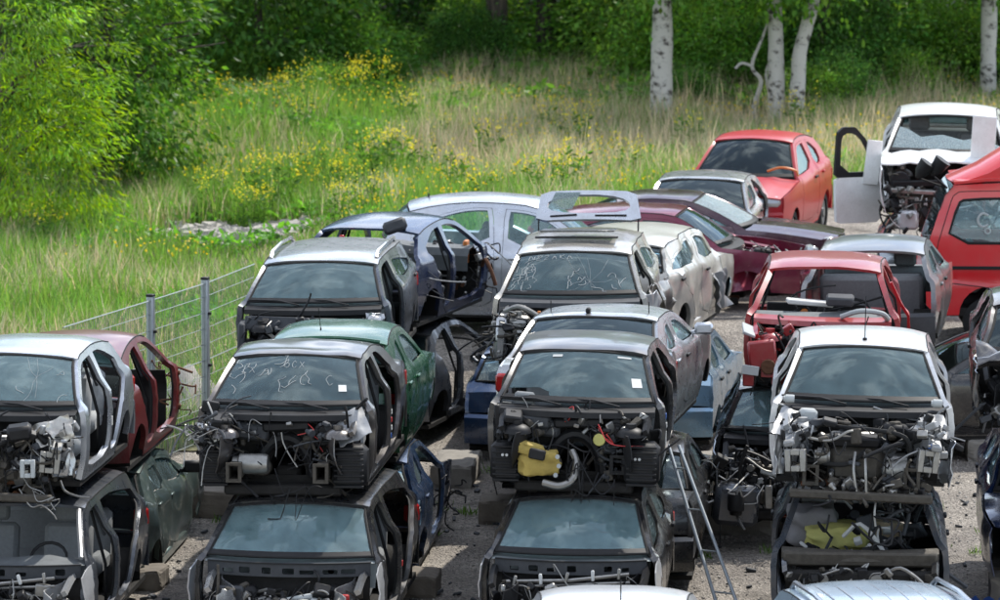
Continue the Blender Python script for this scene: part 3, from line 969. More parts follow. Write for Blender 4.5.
    def components(s, specs):
        """specs: (name, mat, kind, centre, size, rot)"""
        for nm, mat, kd, c, d, rt in specs:
            b = MB()
            if kd == 'box': b.box(c, d, [R(a) for a in rt], min(d) * .22)
            elif kd == 'ribbox':
                b.box(c, d, [R(a) for a in rt], min(d) * .2)
                k = max(3, int(d[2] / .05))
                mt = Euler([R(a) for a in rt]).to_matrix()
                for i in range(k):
                    o = mt @ Vector((0, -d[1] / 2 - .006, -d[2] / 2 + d[2] * (i + .5) / k))
                    b.box(Vector(c) + o, (d[0] * .86, .02, d[2] / k * .42), [R(a) for a in rt], .004)
            elif kd == 'lump':
                mt = Euler([R(a) for a in rt]).to_matrix(); bm = bmesh.new(); bmesh.ops.create_cube(bm, size=1); bmesh.ops.subdivide_edges(bm, edges=bm.edges[:], cuts=6, use_grid_fill=True)
                bm.verts.ensure_lookup_table()
                for v in bm.verts:
                    sp_ = v.co.normalized() * .62; q = v.co.lerp(sp_, .42)
                    q = q + Vector((noise.noise(q * 3.1 + Vector(c) * 9), noise.noise(q * 3.1 + Vector((4, 0, 0)) + Vector(c) * 9), noise.noise(q * 3.1 + Vector((0, 7, 0))))) * .16 + v.co.normalized() * .05 * noise.noise(q * 9)
                    v.co = Vector(c) + mt @ Vector((q.x * d[0], q.y * d[1], q.z * d[2]))
                b.add([tuple(v.co) for v in bm.verts], [tuple(x_.index for x_ in f.verts) for f in bm.faces]); bm.free()
            elif kd == 'cyl':
                mt = Euler([R(a) for a in rt]).to_matrix(); ax = mt @ Vector((0, 0, 1)); cc = Vector(c)
                h = d[2]
                b.tube([cc - ax * h / 2, cc - ax * h * .35, cc - ax * h * .3, cc + ax * h * .3, cc + ax * h * .35, cc + ax * h / 2], [d[0] * .7, d[0] * .75, d[0], d[0], d[1], d[1] * .9], 16)
            elif kd == 'dome':
                rows = []
                for j in range(6):
                    a = j / 5 * math.pi / 2
                    rows.append([(c[0] + d[0] * math.cos(a) * math.cos(t), c[1] + d[1] * math.cos(a) * math.sin(t), c[2] + d[2] * math.sin(a)) for t in np.linspace(0, 2 * math.pi, 17)])
                b.grid(rows)
                b.tube([(c[0], c[1], c[2] + d[2] * .95), (c[0], c[1], c[2] + d[2] + .03)], .05, 10)
            elif kd == 'ring':
                # hollow rectangular frame facing -y
                x, y, z = c; w_, h_, t_ = d
                mt = Euler([R(a) for a in rt]).to_matrix()
                for (ox, oz, sx, sz) in ((-w_ / 2, 0, t_, h_ + t_), (w_ / 2, 0, t_, h_ + t_), (0, h_ / 2, w_ - t_, t_), (0, -h_ / 2, w_ - t_, t_)):
                    o = mt @ Vector((ox, 0, oz))
                    b.box((x + o.x, y + o.y, z + o.z), (sx, .07, sz), [R(a) for a in rt], .006)
            b.build(nm, mat, s.root)
    def rails(s, length=.7, mat='engine_grime', x=.42, z=.18, open_end=True, jitter=.03):
        for sg in (-1, 1):
            r = s.rng
            y1 = -length + r.gauss(0, jitter); w_, h_, t_ = .095, .15, .012
            b = MB()
            for (ox, oz, sx, sz) in ((-w_ / 2, 0, t_, h_), (w_ / 2, 0, t_, h_), (0, h_ / 2 - t_ / 2, w_ - t_, t_), (0, -h_ / 2 + t_ / 2, w_ - t_, t_)):
                b.box((sg * x + ox, y1 / 2, z + oz), (sx, -y1, sz))
            # flange at the open end
            for (ox, oz, sx, sz) in ((-.06, 0, .03, .19), (.06, 0, .03, .19), (0, .085, .09, .02), (0, -.085, .09, .02)):
                b.box((sg * x + ox, y1 - .006, z + oz), (sx, .014, sz))
            b.build('chassis_rail', mat, s.root)
    def aprons(s, mat, length=.62, tower=True, top=.60, crump=.03):
        for sg in (-1, 1):
            sd_ = s.seed + sg
            def fn(y, z, sg=sg):
                d = crump * noise.noise(Vector((y * 4 + sd_, z * 4, 2.2)))
                bul = .16 * math.exp(-((y + .40) / .17) ** 2) * smoothstep(.02, .35, z)
                return (sg * (.62 - bul + d), y, z)
            out = [(.0, .05), (.0, top)] + [(-length * t, top - .10 * t + .025 * noise.noise(Vector((t * 5, sd_, 0)))) for t in np.linspace(.1, 1, 7)] + [(-length - .03, .28), (-length + .05, .14)]
            panel(out, [], fn, .012, .07, flip=sg > 0).build('inner_wing', mat, s.root)
            # top rail of the wing
            pts = [(sg * .70, .0, top + .02), (sg * .70, -.25, top), (sg * .69, -length * .85, top - .07)]
            MB().tube(catmull(pts, 4), .035, 4).build('wing_rail', mat, s.root)
            if tower: s.components([('strut_tower', mat, 'dome', (sg * .55, -.38, top - .12), (.14, .14, .09), (0, 0, 0))])
    def firewall(s, mat='underseal', tunnel=True, top=.66):
        hw_ = s.w - .13
        out = [(-hw_, .0), (hw_, .0), (hw_, top), (-hw_, top)]
        holes = [[(.20 * math.cos(a), .02 + .0 + .34 * math.sin(a)) for a in np.linspace(.12, math.pi - .12, 16)]] if tunnel else []
        if holes: holes = [[(x, max(z, .03)) for x, z in holes[0]]]
        sd_ = s.seed
        fn = lambda x, z: (x, -.03 - .05 * noise.noise(Vector((x * 3.3, z * 3.3, sd_))) - .02 * noise.noise(Vector((x * 9, z * 9, sd_))) - .05 * math.exp(-((z - .45) / .12) ** 2), z)
        panel(out, holes, fn, .02, .06, flip=False).build('firewall', mat, s.root)
        if tunnel:
            ar = [(.20 * math.cos(a), .02 + .34 * math.sin(a)) for a in np.linspace(0, math.pi, 14)]
            MB().grid([[(x, -.03, z) for x, z in ar], [(x * .8, 1.0, z * .6) for x, z in ar]]).solid(-.01).build('transmission_tunnel', 'underseal', s.root)
            pad = [(.27 * math.cos(a), -.10, .04 + .40 * math.sin(a)) for a in np.linspace(.05, math.pi - .05, 14)]
            MB().tube(pad, .055, 8).build('bulkhead_pad', 'plastic', s.root)

    def bay_wells(s, apron='dark_grey', rail='engine_grime', rl=.66):
        """gutted bay: black wheel housings, hollow rail ends, tunnel arch"""
        r = s.rng
        s.firewall(); s.scuttle(); s.rails(rl, rail); s.aprons(apron, .55, True, .60, .05)
        s.components([
            ('wheel_liner', 'plastic', 'ribbox', (.66, -.30, .20), (.34, .30, .42), (0, 0, 0)),
            ('wheel_liner', 'plastic', 'ribbox', (-.66, -.28, .18), (.30, .26, .38), (0, 0, 4)),
            ('brake_servo', 'plastic', 'cyl', (.40, -.16, .50), (.11, .08, .16), (90, 0, 0)),
            ('heater_box', 'plastic_grey', 'box', (-.32, -.13, .50), (.34, .14, .17), (0, 5, 0)),
            ('pedal_box', 'engine_grime', 'box', (.24, -.12, .40), (.14, .12, .14), (10, 0, 10)),
            ('air_duct', 'plastic', 'box', (.02, -.17, .56), (.46, .12, .09), (0, -3, 0)),
            ('gear_linkage', 'engine_grime', 'cyl', (-.20, -.22, .16), (.08, .06, .30), (80, 20, 0)),
            ('subframe', 'underseal', 'box', (0, -.25, -.05), (1.15, .16, .10), (0, 0, 0)),
            ('bracket', 'alloy', 'box', (-.52, -.42, .50), (.12, .10, .04), (10, 20, 15)),
            ('fuse_box', 'plastic', 'box', (-.60, -.30, .62), (.18, .22, .08), (12, 6, 5)),
        ])
        s.clutter(20, ((-.74, -.26), (-.32, -.12), (.05, .62)), ('plastic', 'plastic_grey', 'engine_grime'), .07); s.clutter(20, ((.26, .74), (-.32, -.12), (.05, .62)), ('plastic', 'plastic_grey', 'engine_grime'), .07); s.clutter(14, ((-.7, .7), (-.30, -.12), (.46, .64)), ('plastic', 'alloy'), .05)
        s.cables(9, ((-.6, .6), (-.36, -.14), (.3, .60)), 'plastic')
        s.cables(3, ((-.6, .6), (-.40, -.2), (.2, .6)), 'alloy', (.003, .005), .15, 'bare_wire')
        s.cables(2, ((-.5, .3), (-.4, -.2), (.4, .6)), 'red_plastic', (.004, .006), .1, 'red_cable')
    def bay_full(s, apron, engine='engine_grime'):
        r = s.rng
        s.firewall(tunnel=False, top=.64); s.scuttle(); s.rails(.70, 'engine_grime', .46, .14); s.aprons(apron, .66, True, .62, .03)
        s.components([
            ('engine_block', engine, 'box', (-.05, -.42, .22), (.52, .40, .34), (0, 0, 0)),
            ('cylinder_head', 'alloy', 'box', (-.05, -.36, .44), (.50, .24, .12), (-8, 0, 0)),
            ('gearbox', 'alloy', 'cyl', (.33, -.46, .18), (.15, .10, .34), (0, 90, 0)),
            ('alternator', 'alloy', 'cyl', (-.36, -.60, .30), (.08, .07, .14), (0, 90, 0)),
            ('intake_manifold', 'plastic', 'box', (-.05, -.56, .45), (.44, .12, .10), (15, 0, 0)),
            ('air_filter_box', 'plastic', 'box', (.30, -.34, .52), (.24, .22, .13), (0, 6, 8)),
            ('coolant_tank', 'chalk', 'box', (-.50, -.22, .62), (.16, .14, .12), (0, 0, 14)),
            ('battery_tray', 'plastic', 'box', (.50, -.24, .55), (.22, .18, .06), (0, 0, 0)),
            ('brake_servo', 'plastic', 'cyl', (.36, -.14, .54), (.11, .09, .14), (90, 0, 0)),
            ('radiator_beam', 'engine_grime', 'box', (0, -.84, -.02), (1.30, .07, .08), (2, 1, 0)),
            ('headlight_frame', 'alloy', 'ring', (.60, -.70, .30), (.14, .15, .055), (0, 6, 14)),
            ('headlight_frame', 'alloy', 'ring', (-.60, -.76, .28), (.14, .15, .055), (0, -4, -12)),
            ('slam_bracket', apron, 'box', (.66, -.60, .46), (.10, .34, .06), (14, 10, 8)),
            ('slam_bracket', apron, 'box', (-.66, -.58, .46), (.10, .34, .06), (14, -14, -6)),
            ('sump', 'engine_grime', 'box', (-.04, -.44, .02), (.36, .30, .12), (0, 0, 0)),
            ('drive_shaft', 'rusty', 'cyl', (.0, -.48, .06), (.03, .03, 1.1), (0, 86, 0)),
        ])
        for k in range(4):
            a = Vector((r.uniform(-.4, .4), r.uniform(-.66, -.3), r.uniform(.35, .6)))
            c = Vector((r.uniform(-.5, .5), r.uniform(-.8, -.4), r.uniform(.05, .4)))
            m = (a + c) / 2 + Vector((r.gauss(0, .1), -.12, r.gauss(.05, .06)))
            MB().tube(catmull([a, m, c], 7), r.uniform(.018, .028), 8).build('hose', 'rubber', s.root)
        MB().tube(catmull([(-.56, -.62, .48), (-.30, -.70, .46), (-.12, -.68, .55), (-.02, -.62, .52), (-.06, -.6, .44)], 6), .013, 8).build('pipe', 'alloy', s.root)
        for sg in (-.06, .03):
            MB().tube(catmull([(sg, -.68, .36), (sg * 1.2, -.80, .22), (sg + .02, -.82, .0)], 5), .012, 6).build('pipe', 'alloy', s.root)
        s.clutter(46, ((-.66, .66), (-.72, -.2), (.0, .60)), ('plastic', 'engine_grime', 'plastic_grey'), .07); s.clutter(18, ((-.66, .66), (-.78, -.2), (.0, .60)), ('alloy',), .055); s.clutter(22, ((-.76, -.5), (-.72, -.15), (.3, .64)), ('mid_silver', 'plastic'), .05); s.clutter(22, ((.5, .76), (-.72, -.15), (.3, .64)), ('mid_silver', 'plastic'), .055)
        s.cables(24, ((-.6, .6), (-.75, -.2), (.15, .60)), 'plastic')
        s.cables(4, ((-.6, .6), (-.78, -.3), (.15, .6)), 'alloy', (.003, .006), .15, 'bare_wire')
    def bay_slam(s, apron, beams=True):
        """cowl strip with recesses, wiper linkage and odd bits below; for the lower cars"""
        r = s.rng; hw_ = s.w - .12
        s.firewall(tunnel=False, top=.60)
        P = s.p; zt = P['A0'][1]
        n = 7
        holes = []
        for k in range(n):
            xc = -hw_ + .09 + (2 * hw_ - .18) * (k + .5) / n + r.uniform(-.02, .02)
            if r.random() < .25: continue
            ww, h0 = r.uniform(.03, .075), r.uniform(.03, .07)
            holes.append(chaikin([(xc - ww, zt - .135), (xc + ww, zt - .135), (xc + ww, zt - .135 + h0), (xc - ww, zt - .135 + h0)], 1, .12))
        out = [(-hw_, zt - .16), (hw_, zt - .16), (hw_, zt - .03), (-hw_, zt - .03)]
        panel(out, holes, lambda x, z: (x, -.07 - .13 * (1 - (x / hw_) ** 2), z), .03, .06).build('plenum_panel', 'plastic_grey', s.root)
        MB().grid([[((-1 + 2 * i / 12) * hw_, -.02 - d - .13 * (1 - (-1 + 2 * i / 12) ** 2), zt - .035 + d * .1) for i in range(13)] for d in (.06, 0)]).solid(.012).build('scuttle_lip', 'rubber', s.root)
        s.aprons(apron, .60, False, .60, .03)
        if beams:
            zz = zt - .22
            b = MB().tube([(-.58, -.24, zz), (0, -.30, zz + .03), (.55, -.26, zz + .09)], .018, 6).tube([(-.60, -.26, zz - .05), (.56, -.30, zz + .02)], .014, 6)
            b.build('wiper_linkage', 'alloy', s.root)
            for k in range(5):
                x = -.5 + k * .24
                s.components([('clip', 'paper' if k % 2 else 'alloy', 'box', (x, -.31, zz + .02 + .02 * k), (.03, .03, .10), (0, r.uniform(-15, 15), 0))])
        s.components([
            ('heater_box', 'plastic', 'box', (-.44, -.20, .42), (.34, .18, .20), (0, 0, 0)),
            ('bracket', 'alloy', 'box', (.30, -.28, .46), (.12, .08, .06), (0, 20, 10)),
            ('brake_servo', 'plastic', 'cyl', (.42, -.20, .42), (.11, .09, .16), (90, 0, 0)),
            ('engine_block', 'engine_grime', 'box', (-.04, -.40, .18), (.6, .36, .32), (0, 0, 0)),
            ('intake_manifold', 'alloy', 'cyl', (.0, -.42, .36), (.09, .09, .5), (0, 90, 0)),
        ])
        s.clutter(50, ((-.70, .70), (-.50, -.2), (.1, .52)), ('plastic', 'engine_grime', 'alloy'), .06)
        s.cables(26, ((-.6, .6), (-.45, -.2), (.15, .52)), 'plastic')
        s.cables(4, ((-.6, .6), (-.45, -.25), (.2, .50)), 'alloy', (.003, .006), .12, 'bare_wire')

STROKES = {
    'K': [[(0, 0), (0, 1)], [(.6, 1), (0, .45), (.6, 0)]], 'X': [[(0, 0), (.6, 1)], [(0, 1), (.6, 0)]],
    'C': [[(.6, .85), (.3, 1), (.05, .7), (.05, .3), (.3, 0), (.6, .15)]], 'O': [[(.3, 0), (.02, .3), (.02, .7), (.3, 1), (.58, .7), (.58, .3), (.3, 0)]],
    'A': [[(0, 0), (.3, 1), (.6, 0)], [(.12, .4), (.48, .4)]], 'Z': [[(0, 1), (.6, 1), (0, 0), (.6, 0)]], 'N': [[(0, 0), (0, 1), (.6, 0), (.6, 1)]],
    'V': [[(0, 1), (.3, 0), (.6, 1)]], 'W': [[(0, 1), (.18, 0), (.3, .6), (.42, 0), (.6, 1)]], 'I': [[(.3, 0), (.3, 1)]],
    'R': [[(0, 0), (0, 1), (.5, .85), (.5, .6), (0, .5), (.6, 0)]], 'E': [[(.6, 1), (0, 1), (0, 0), (.6, 0)], [(0, .5), (.5, .5)]],
}
def chalk_text(car, txt, u0, v0, du, dv, seed=0, rad=.0021, wob=.1):
    r = random.Random(seed); b = MB(); u = u0
    for ch in txt:
        for st in STROKES.get(ch, []):
            pts = [car.wpos(u + (p[0] + r.gauss(0, wob * .4)) * du, v0 + (p[1] + r.gauss(0, wob)) * dv, lift=.004) for p in st]
            b.tube(catmull(pts, 3) if len(pts) > 2 else pts, rad, 4)
        u += du * 1.0
    return b.build('chalk_writing', 'chalk', car.root)
def chalk_scribble(car, n, box, seed=0, rad=.0025):
    r = random.Random(seed); b = MB()
    for _ in range(n):
        u = r.uniform(box[0], box[1]); v = r.uniform(box[2], box[3]); pts = []
        a = r.uniform(0, 6.3)
        for k in range(r.randint(3, 7)):
            pts.append(car.wpos(max(-.95, min(.95, u)), max(.1, min(.95, v)), lift=.004))
            a += r.gauss(0, 1.0); u += math.cos(a) * .06; v += math.sin(a) * .07
        b.tube(catmull(pts, 3), rad, 4)
    return b.build('chalk_scribble', 'chalk', car.root, kind='stuff')
def cracks(car, u, v, n, L, seed=0, rad=.0011):
    r = random.Random(seed); b = MB()
    for k in range(n):
        a = 6.283 * k / n + r.gauss(0, .25); pts = [car.wpos(u, v, lift=.003)]; uu, vv = u, v
        for q in range(r.randint(3, 6)):
            uu += math.cos(a) * L * .25; vv += math.sin(a) * L * .35; a += r.gauss(0, .25)
            if abs(uu) > .95 or vv < .08 or vv > .95: break
            pts.append(car.wpos(uu, vv, lift=.003))
        if len(pts) > 1: b.tube(pts, rad, 4)
    return b.build('glass_cracks', 'chalk', car.root, kind='stuff')
def sticker(car, u, v, du, dv, mat='paper', rear=False):
    b = MB().grid([[car.wpos(u + du * i, v + dv * j, rear, .004) for i in (0, 1)] for j in (0, 1)])
    return b.build('sticker', mat, car.root)
def side_label(car, sg, y, z, dy, dz, mat='paper'):
    b = MB().box((sg * (car.X(y, z) + .003), y, z), (.006, dy, dz))
    return b.build('sticker', mat, car.root)

# ------------------------------------------------------------------ terrain
def ground_z(x, y):
    r = .85 * smoothstep(53.2, 57.6, y) * smoothstep(-4.5, -1.0, x)
    l = .55 * smoothstep(55, 75, y) * (1 - smoothstep(-4.5, -1.0, x))
    z = r + l + .020 * max(0, y - 66)
    z += .7 * math.exp(-((x + 5.0) / 3.2) ** 2 - ((y - 82) / 5) ** 2)
    z += .06 * noise.noise(Vector((x * .35, y * .35, 0))) * smoothstep(50, 60, y)
    return z
def fence_x(y): return -3.68 + (y - 53) * .345
def is_field(x, y):
    if y > 71.5: return True
    if y > 63 and x < 1.8 + (y - 63) * .1: return True
    if y > 58.6 and x < -1.8: return True
    return x < fence_x(y) - .12

def terrain(name, x0, x1, y0, y1, nx, ny, mat, dz=0.0, test=None):
    b = MB(); xs = np.linspace(x0, x1, nx); ys_ = np.linspace(y0, y1, ny)
    V = [(x, y, ground_z(x, y) + dz) for y in ys_ for x in xs]
    F = []
    for j in range(ny - 1):
        for i in range(nx - 1):
            cx, cy = (xs[i] + xs[i + 1]) / 2, (ys_[j] + ys_[j + 1]) / 2
            if test is None or test(cx, cy): F.append((j * nx + i, j * nx + i + 1, (j + 1) * nx + i + 1, (j + 1) * nx + i))
    b.add(V, F)
    return tag(b.build(name, mat, None, 60), kind='structure')
terrain('yard_ground', -30, 30, 20, 76, 80, 100, 'gravel')
terrain('meadow_ground', -140, 140, 38, 420, 220, 240, 'soil', .02, lambda x, y: is_field(x, y) or abs(x) > 14)

# ------------------------------------------------------------------ the wrecks
Y = -5.3          # common heading of the rows
GF = 'wrecks stacked in the front row'
GB = 'wrecks stacked behind the front row'

# left stack ---------------------------------------------------------
c = Car('stacked_car', 'pale silver car shell without doors, on top of dark grey wreck beside the fence', (-4.84, 41.1, 1.62), Y, 'hatch', 'pale_silver', GF, seed=1)
c.body(); c.screen('glass'); c.interior(cloth='seat_grey'); c.tail(glass_mat='glass_clear')
c.bay_full('alloy')
c.components([('bracket', 'chalk', 'ring', (.42, -.86, .26), (.10, .13, .04), (0, 0, 6)), ('control_unit', 'plastic', 'box', (.30, -.66, .58), (.24, .20, .14), (6, -8, 10)),
              ])
c.torn('torn_wing', 'champagne', (.60, -.52, .58), (.36, .24), (-35, -16, 14), .05, 3); c.torn('torn_wing', 'silver', (.74, -.40, .38), (.14, .5), (0, 0, 60), .05, 5)
chalk_scribble(c, 3, (.1, .9, .2, .7), 4, .0022); cracks(c, .45, .55, 5, .35, 2)
c.cables(6, ((.2, .6), (-.9, -.6), (-.1, .2)), 'alloy', (.004, .007), .25, 'dangling_wire')
side_label(c, 1, 1.27, .42, .05, .09); 
c = Car('stacked_car', 'dark grey wreck without windscreen under pale silver car shell beside the fence', (-4.77, 40.4, .22), Y, 'wagon', 'slate', GF, seed=2)
c.body(doors=('', '')); c.interior(); c.tail(glass_mat='glass_clear')
c.bay_slam('mid_silver'); c.fender(1, -.55, 'white_silver', .03)
c.components([('cap', 'yellow_bag', 'cyl', (.48, -.36, .40), (.035, .03, .05), (0, 0, 0)), ('cap', 'red_plastic', 'cyl', (.62, -.40, .36), (.03, .025, .05), (0, 0, 0))])
MB().tube([c.wpos(.98, v) for v in np.linspace(.05, .97, 8)], .024, 6).build('pillar_trim', 'mid_silver', c.root)
c = Car('stacked_car', 'dull red car shell with empty door openings in front of the mesh fence', (-4.36, 46.4, 1.26), 180 + Y - 1, 'hatch', 'oldred', GB, seed=3)
c.body(rear_open=True); c.tail(False, None); c.firewall(); c.components([('hinge', 'rusty', 'box', (sg * .84, -.05, z), (.06, .05, .05), (0, 0, 0)) for sg in (-1, 1) for z in (.25, .5, .62)])
c.cables(8, ((-.9, -.7), (-.3, -.05), (.2, .7)), 'rusty', (.006, .015), .1, 'dangling_wire')
c = Car('stacked_car', 'grey green crumpled car with black door mirror under dull red shell', (-4.22, 46.6, .04), 180 + Y, 'hatch', 'teal', GB, seed=4, crumple=.085)
c.body(doors=('FR', 'R')); c.fender(-1); c.fender(1); c.bonnet(); c.tail(); c.mirror(-1, None, 'plastic'); c.screen('glass_dark')

# second stack -------------------------------------------------------
c = Car('stacked_car', 'dark grey car shell with chalk scribbles on its windscreen and gutted engine bay', (-2.07, 41.1, 1.62), Y, 'sedan', 'dark_grey', GF, seed=5, squash=.02)
c.body(); c.screen('glass'); c.interior(); c.tail()
c.bay_wells('dark_grey')
c.components([('mirror', 'plastic', 'box', (-.74, -.06, .72), (.17, .06, .12), (0, 8, 0)),
              ('rail_extension', 'alloy', 'cyl', (-.30, -.40, .22), (.10, .10, .34), (0, 90, 0))])
c.torn('torn_wing', 'mid_silver', (.66, -.28, .58), (.34, .42), (-58, -22, 10), .035, 7); c.torn('torn_wing', 'silver', (-.80, -.32, .50), (.10, .20), (-10, 10, 20), .03, 8)
chalk_text(c, 'OCX', -.14, .70, .12, .11, 1); chalk_text(c, 'KX', -.78, .62, .12, .14, 2); chalk_scribble(c, 14, (-.9, .9, .2, .85), 3); chalk_text(c, 'C', .52, .40, .16, .22, 5)
sticker(c, .70, .28, .11, .12)
c.cables(6, ((.0, .35), (-.70, -.5), (-.15, .1)), 'plastic', (.004, .007), .3, 'dangling_wire')
c.cables(7, ((-.80, -.6), (-.5, -.3), (.35, .62)), 'alloy', (.003, .006), .12, 'bare_wire'); c.clutter(26, ((-.86, -.5), (-.5, -.2), (.3, .66)), ('plastic', 'alloy', 'plastic_grey'), .06)
for z, m_ in ((.50, 'paper'), (.42, 'red_plastic'), (.34, 'paper'), (.26, 'blue_plastic')): side_label(c, 1, 1.29, z, .05, .045, m_)
c = Car('stacked_car', 'black wreck with whole windscreen under the chalk marked grey shell', (-2.0, 40.1, .28), Y, 'wagon', 'graphite', GF, seed=6, scale=1.03)
c.body(doors=('', '')); c.screen('glass'); c.interior(dash='dash_dust'); c.tail()
c.bay_slam('silver', False); c.fender(1, -.50, 'white_silver', .03); c.fender(-1, -.42, 'pale_silver', .02)
c.components([('tissue_box', 'turquoise', 'box', (.46, .30, .82), (.30, .14, .12), (0, -6, 8)), ('washer_pipe', 'chalk', 'cyl', (.12, -.40, .44), (.03, .03, .28), (0, 80, 10)), ('coolant_tank', 'chalk', 'box', (.30, -.40, .40), (.13, .10, .10), (0, 0, 0)),
              ('engine_cover', 'alloy', 'dome', (.02, -.50, .16), (.26, .2, .14), (0, 0, 0)), ('bracket', 'plastic_grey', 'box', (-.52, -.30, .44), (.26, .08, .18), (0, 0, 0)), ('latch', 'red_plastic', 'box', (.56, -.36, .44), (.07, .05, .08), (0, 0, 0))])
side_label(c, 1, 1.29, .46, .05, .05, 'red_plastic')
c = Car('stacked_car', 'dark green hatchback with rear spoiler behind the chalk marked grey shell', (-1.60, 46.5, 1.36), 180 + Y, 'hatch', 'green', GB, seed=7)
c.body(doors=('FR', 'FR')); c.tail(glass_mat='glass'); c.interior(rear_seat=True, wheel=False)
MB().tube([c.wpos(u, 1.0, True) + Vector((0, .03, .045)) for u in np.linspace(-.95, .95, 9)], .022, 6).build('spoiler', 'green', c.root)
c.screen('glass_dark'); c.fender(-1); c.fender(1); c.bonnet()
MB().cyl((.1, 1.95, 1.27), .008, .03).tube([(.1, 1.95, 1.27), (.1, 2.12, 1.52)], .004, 4).build('aerial', 'plastic', c.root)
c = Car('stacked_car', 'dark blue wreck with an empty tail lamp hole under green hatchback', (-1.44, 46.6, .14), 180 + Y, 'hatch', 'midblue', GB, seed=8, crumple=.03)
c.body(doors=('R', 'F')); c.tail(False); c.fender(-1); c.screen('glass_dark')
c.components([('lamp_hole', 'plastic', 'cyl', (-.80, 2.56, .62), (.09, .09, .08), (0, 70, 0))])
MB().tube([(-.83 + 0, 2.50 + .10 * math.cos(a), .62 + .13 * math.sin(a)) for a in np.linspace(0, 2 * math.pi, 14)[:-1]], .012, 5, closed=True).build('lamp_seal', 'skyblue', c.root)
c.cables(8, ((-.95, -.8), (-.3, .2), (.1, .6)), 'plastic', (.006, .012), .1, 'dangling_wire')

# row three, left
c = Car('stacked_car', 'grey estate car shell with roof rails and black front behind green hatchback', (-2.12, 48.6, 1.62), Y, 'wagon', 'slate', GB, seed=9)
c.body(doors=('', 'R'), roof_mat='silver'); c.screen('glass_dusty'); c.interior(cloth='seat_grey', dash='dash_dust'); c.tail(glass_mat='glass_clear')
c.firewall('plastic', False); c.scuttle('plastic'); c.aprons('plastic', .4, True, .6)
c.components([('crumpled_panel', 'plastic_grey', 'box', (-.15, -.34, .55), (1.2, .03, .16), (-20, 2, 0)), ('wing_remains', 'silver', 'box', (.72, -.22, .55), (.16, .4, .2), (0, 10, 6)), ('torn_strip', 'alloy', 'box', (-.4, -.42, .40), (.3, .02, .04), (0, 40, 0)), ('torn_strip', 'alloy', 'box', (-.3, -.42, .36), (.24, .02, .03), (0, -36, 0)), ('bumper_beam', 'plastic', 'box', (-.1, -.40, .25), (1.4, .12, .22), (0, 3, 0)), ('wing_remains', 'plastic_grey', 'box', (-.80, -.28, .30), (.08, .40, .55), (0, 4, 4))])
for sg in (-1, 1):
    MB().tube([c.roofpt(sg * .93, .9) + Vector((0, 0, .0)), c.roofpt(sg * .93, 1.0) + Vector((0, 0, .06)), c.roofpt(sg * .93, 1.8) + Vector((0, 0, .065)), c.roofpt(sg * .93, 2.6) + Vector((0, 0, .06)), c.roofpt(sg * .93, 2.75)], .022, 6).build('roof_rail', 'silver', c.root)
c.cables(9, ((-.6, .5), (-.46, -.3), (.2, .6)), 'alloy', (.004, .008), .12, 'bare_wire'); c.clutter(40, ((-.8, .8), (-.5, -.3), (.1, .6)), ('plastic', 'plastic_grey'), .08); c.torn('torn_panel', 'silver', (.74, -.30, .52), (.22, .30), (-10, 6, 24), .06, 4)
c = Car('stacked_car', 'black car body buried under the grey estate with roof rails', (-2.12, 48.7, .22), Y, 'hatch', 'black', GB, seed=10)
c.body(doors=('FR', 'FR')); c.fender(1); c.fender(-1); c.bonnet(); c.screen('glass_dark')
c = Car('stacked_car', 'navy blue car shell missing tailgate and doors behind grey estate', (-.98, 55.2, 1.58), 180 - 18, 'hatch', 'navy', GB, seed=11)
c.body(roof_mat='midblue', rear_open=True); c.firewall(); c.interior(False, 'dash', True, rear_seat=False)  # roof a paler blue: reflection on the navy paint put into its colour
c.components([('loose_box', 'plastic_grey', 'box', (-.35, 2.15, 1.17), (.30, .20, .16), (10, 20, 20)), ('tail_light', 'lamp_red', 'box', (.3, 2.3, 1.0), (.06, .05, .10), (0, 0, 0)), ('foam', 'orange_plastic', 'box', (-.6, .1, .62), (.06, .2, .3), (0, 0, 10)), ('rear_panel', 'navy', 'box', (0, 2.58, .30), (1.3, .06, .5), (0, 0, 0)), ('speaker', 'plastic', 'cyl', (-.6, 2.1, .55), (.12, .12, .1), (0, 90, 0))])
c.cables(14, ((-.9, -.6), (-.3, .2), (.1, .7)), 'plastic', (.006, .014), .12, 'dangling_wire'); c.clutter(40, ((-.85, .7), (-.3, .3), (.1, .7)), ('plastic', 'alloy', 'rusty'), .09); c.clutter(40, ((-.8, .7), (1.5, 2.4), (.2, .7)), ('plastic', 'plastic_grey', 'alloy'), .10)
c.cables(4, ((-.85, -.75), (1.6, 2.4), (.2, .7)), 'plastic_grey', (.006, .012), .12, 'dangling_wire')
c = Car('stacked_car', 'grey car with empty door openings under navy blue shell', (-.92, 55.3, .28), 180 - 16, 'hatch', 'slate', GB, seed=12, crumple=.04)
c.body(doors=('', 'F')); c.fender(-1); c.tail(False); c.mirror(-1, None, 'plastic_grey')
c.clutter(30, ((-.9, -.6), (-.4, .1), (.1, .6)), ('plastic', 'alloy', 'slate'), .09)

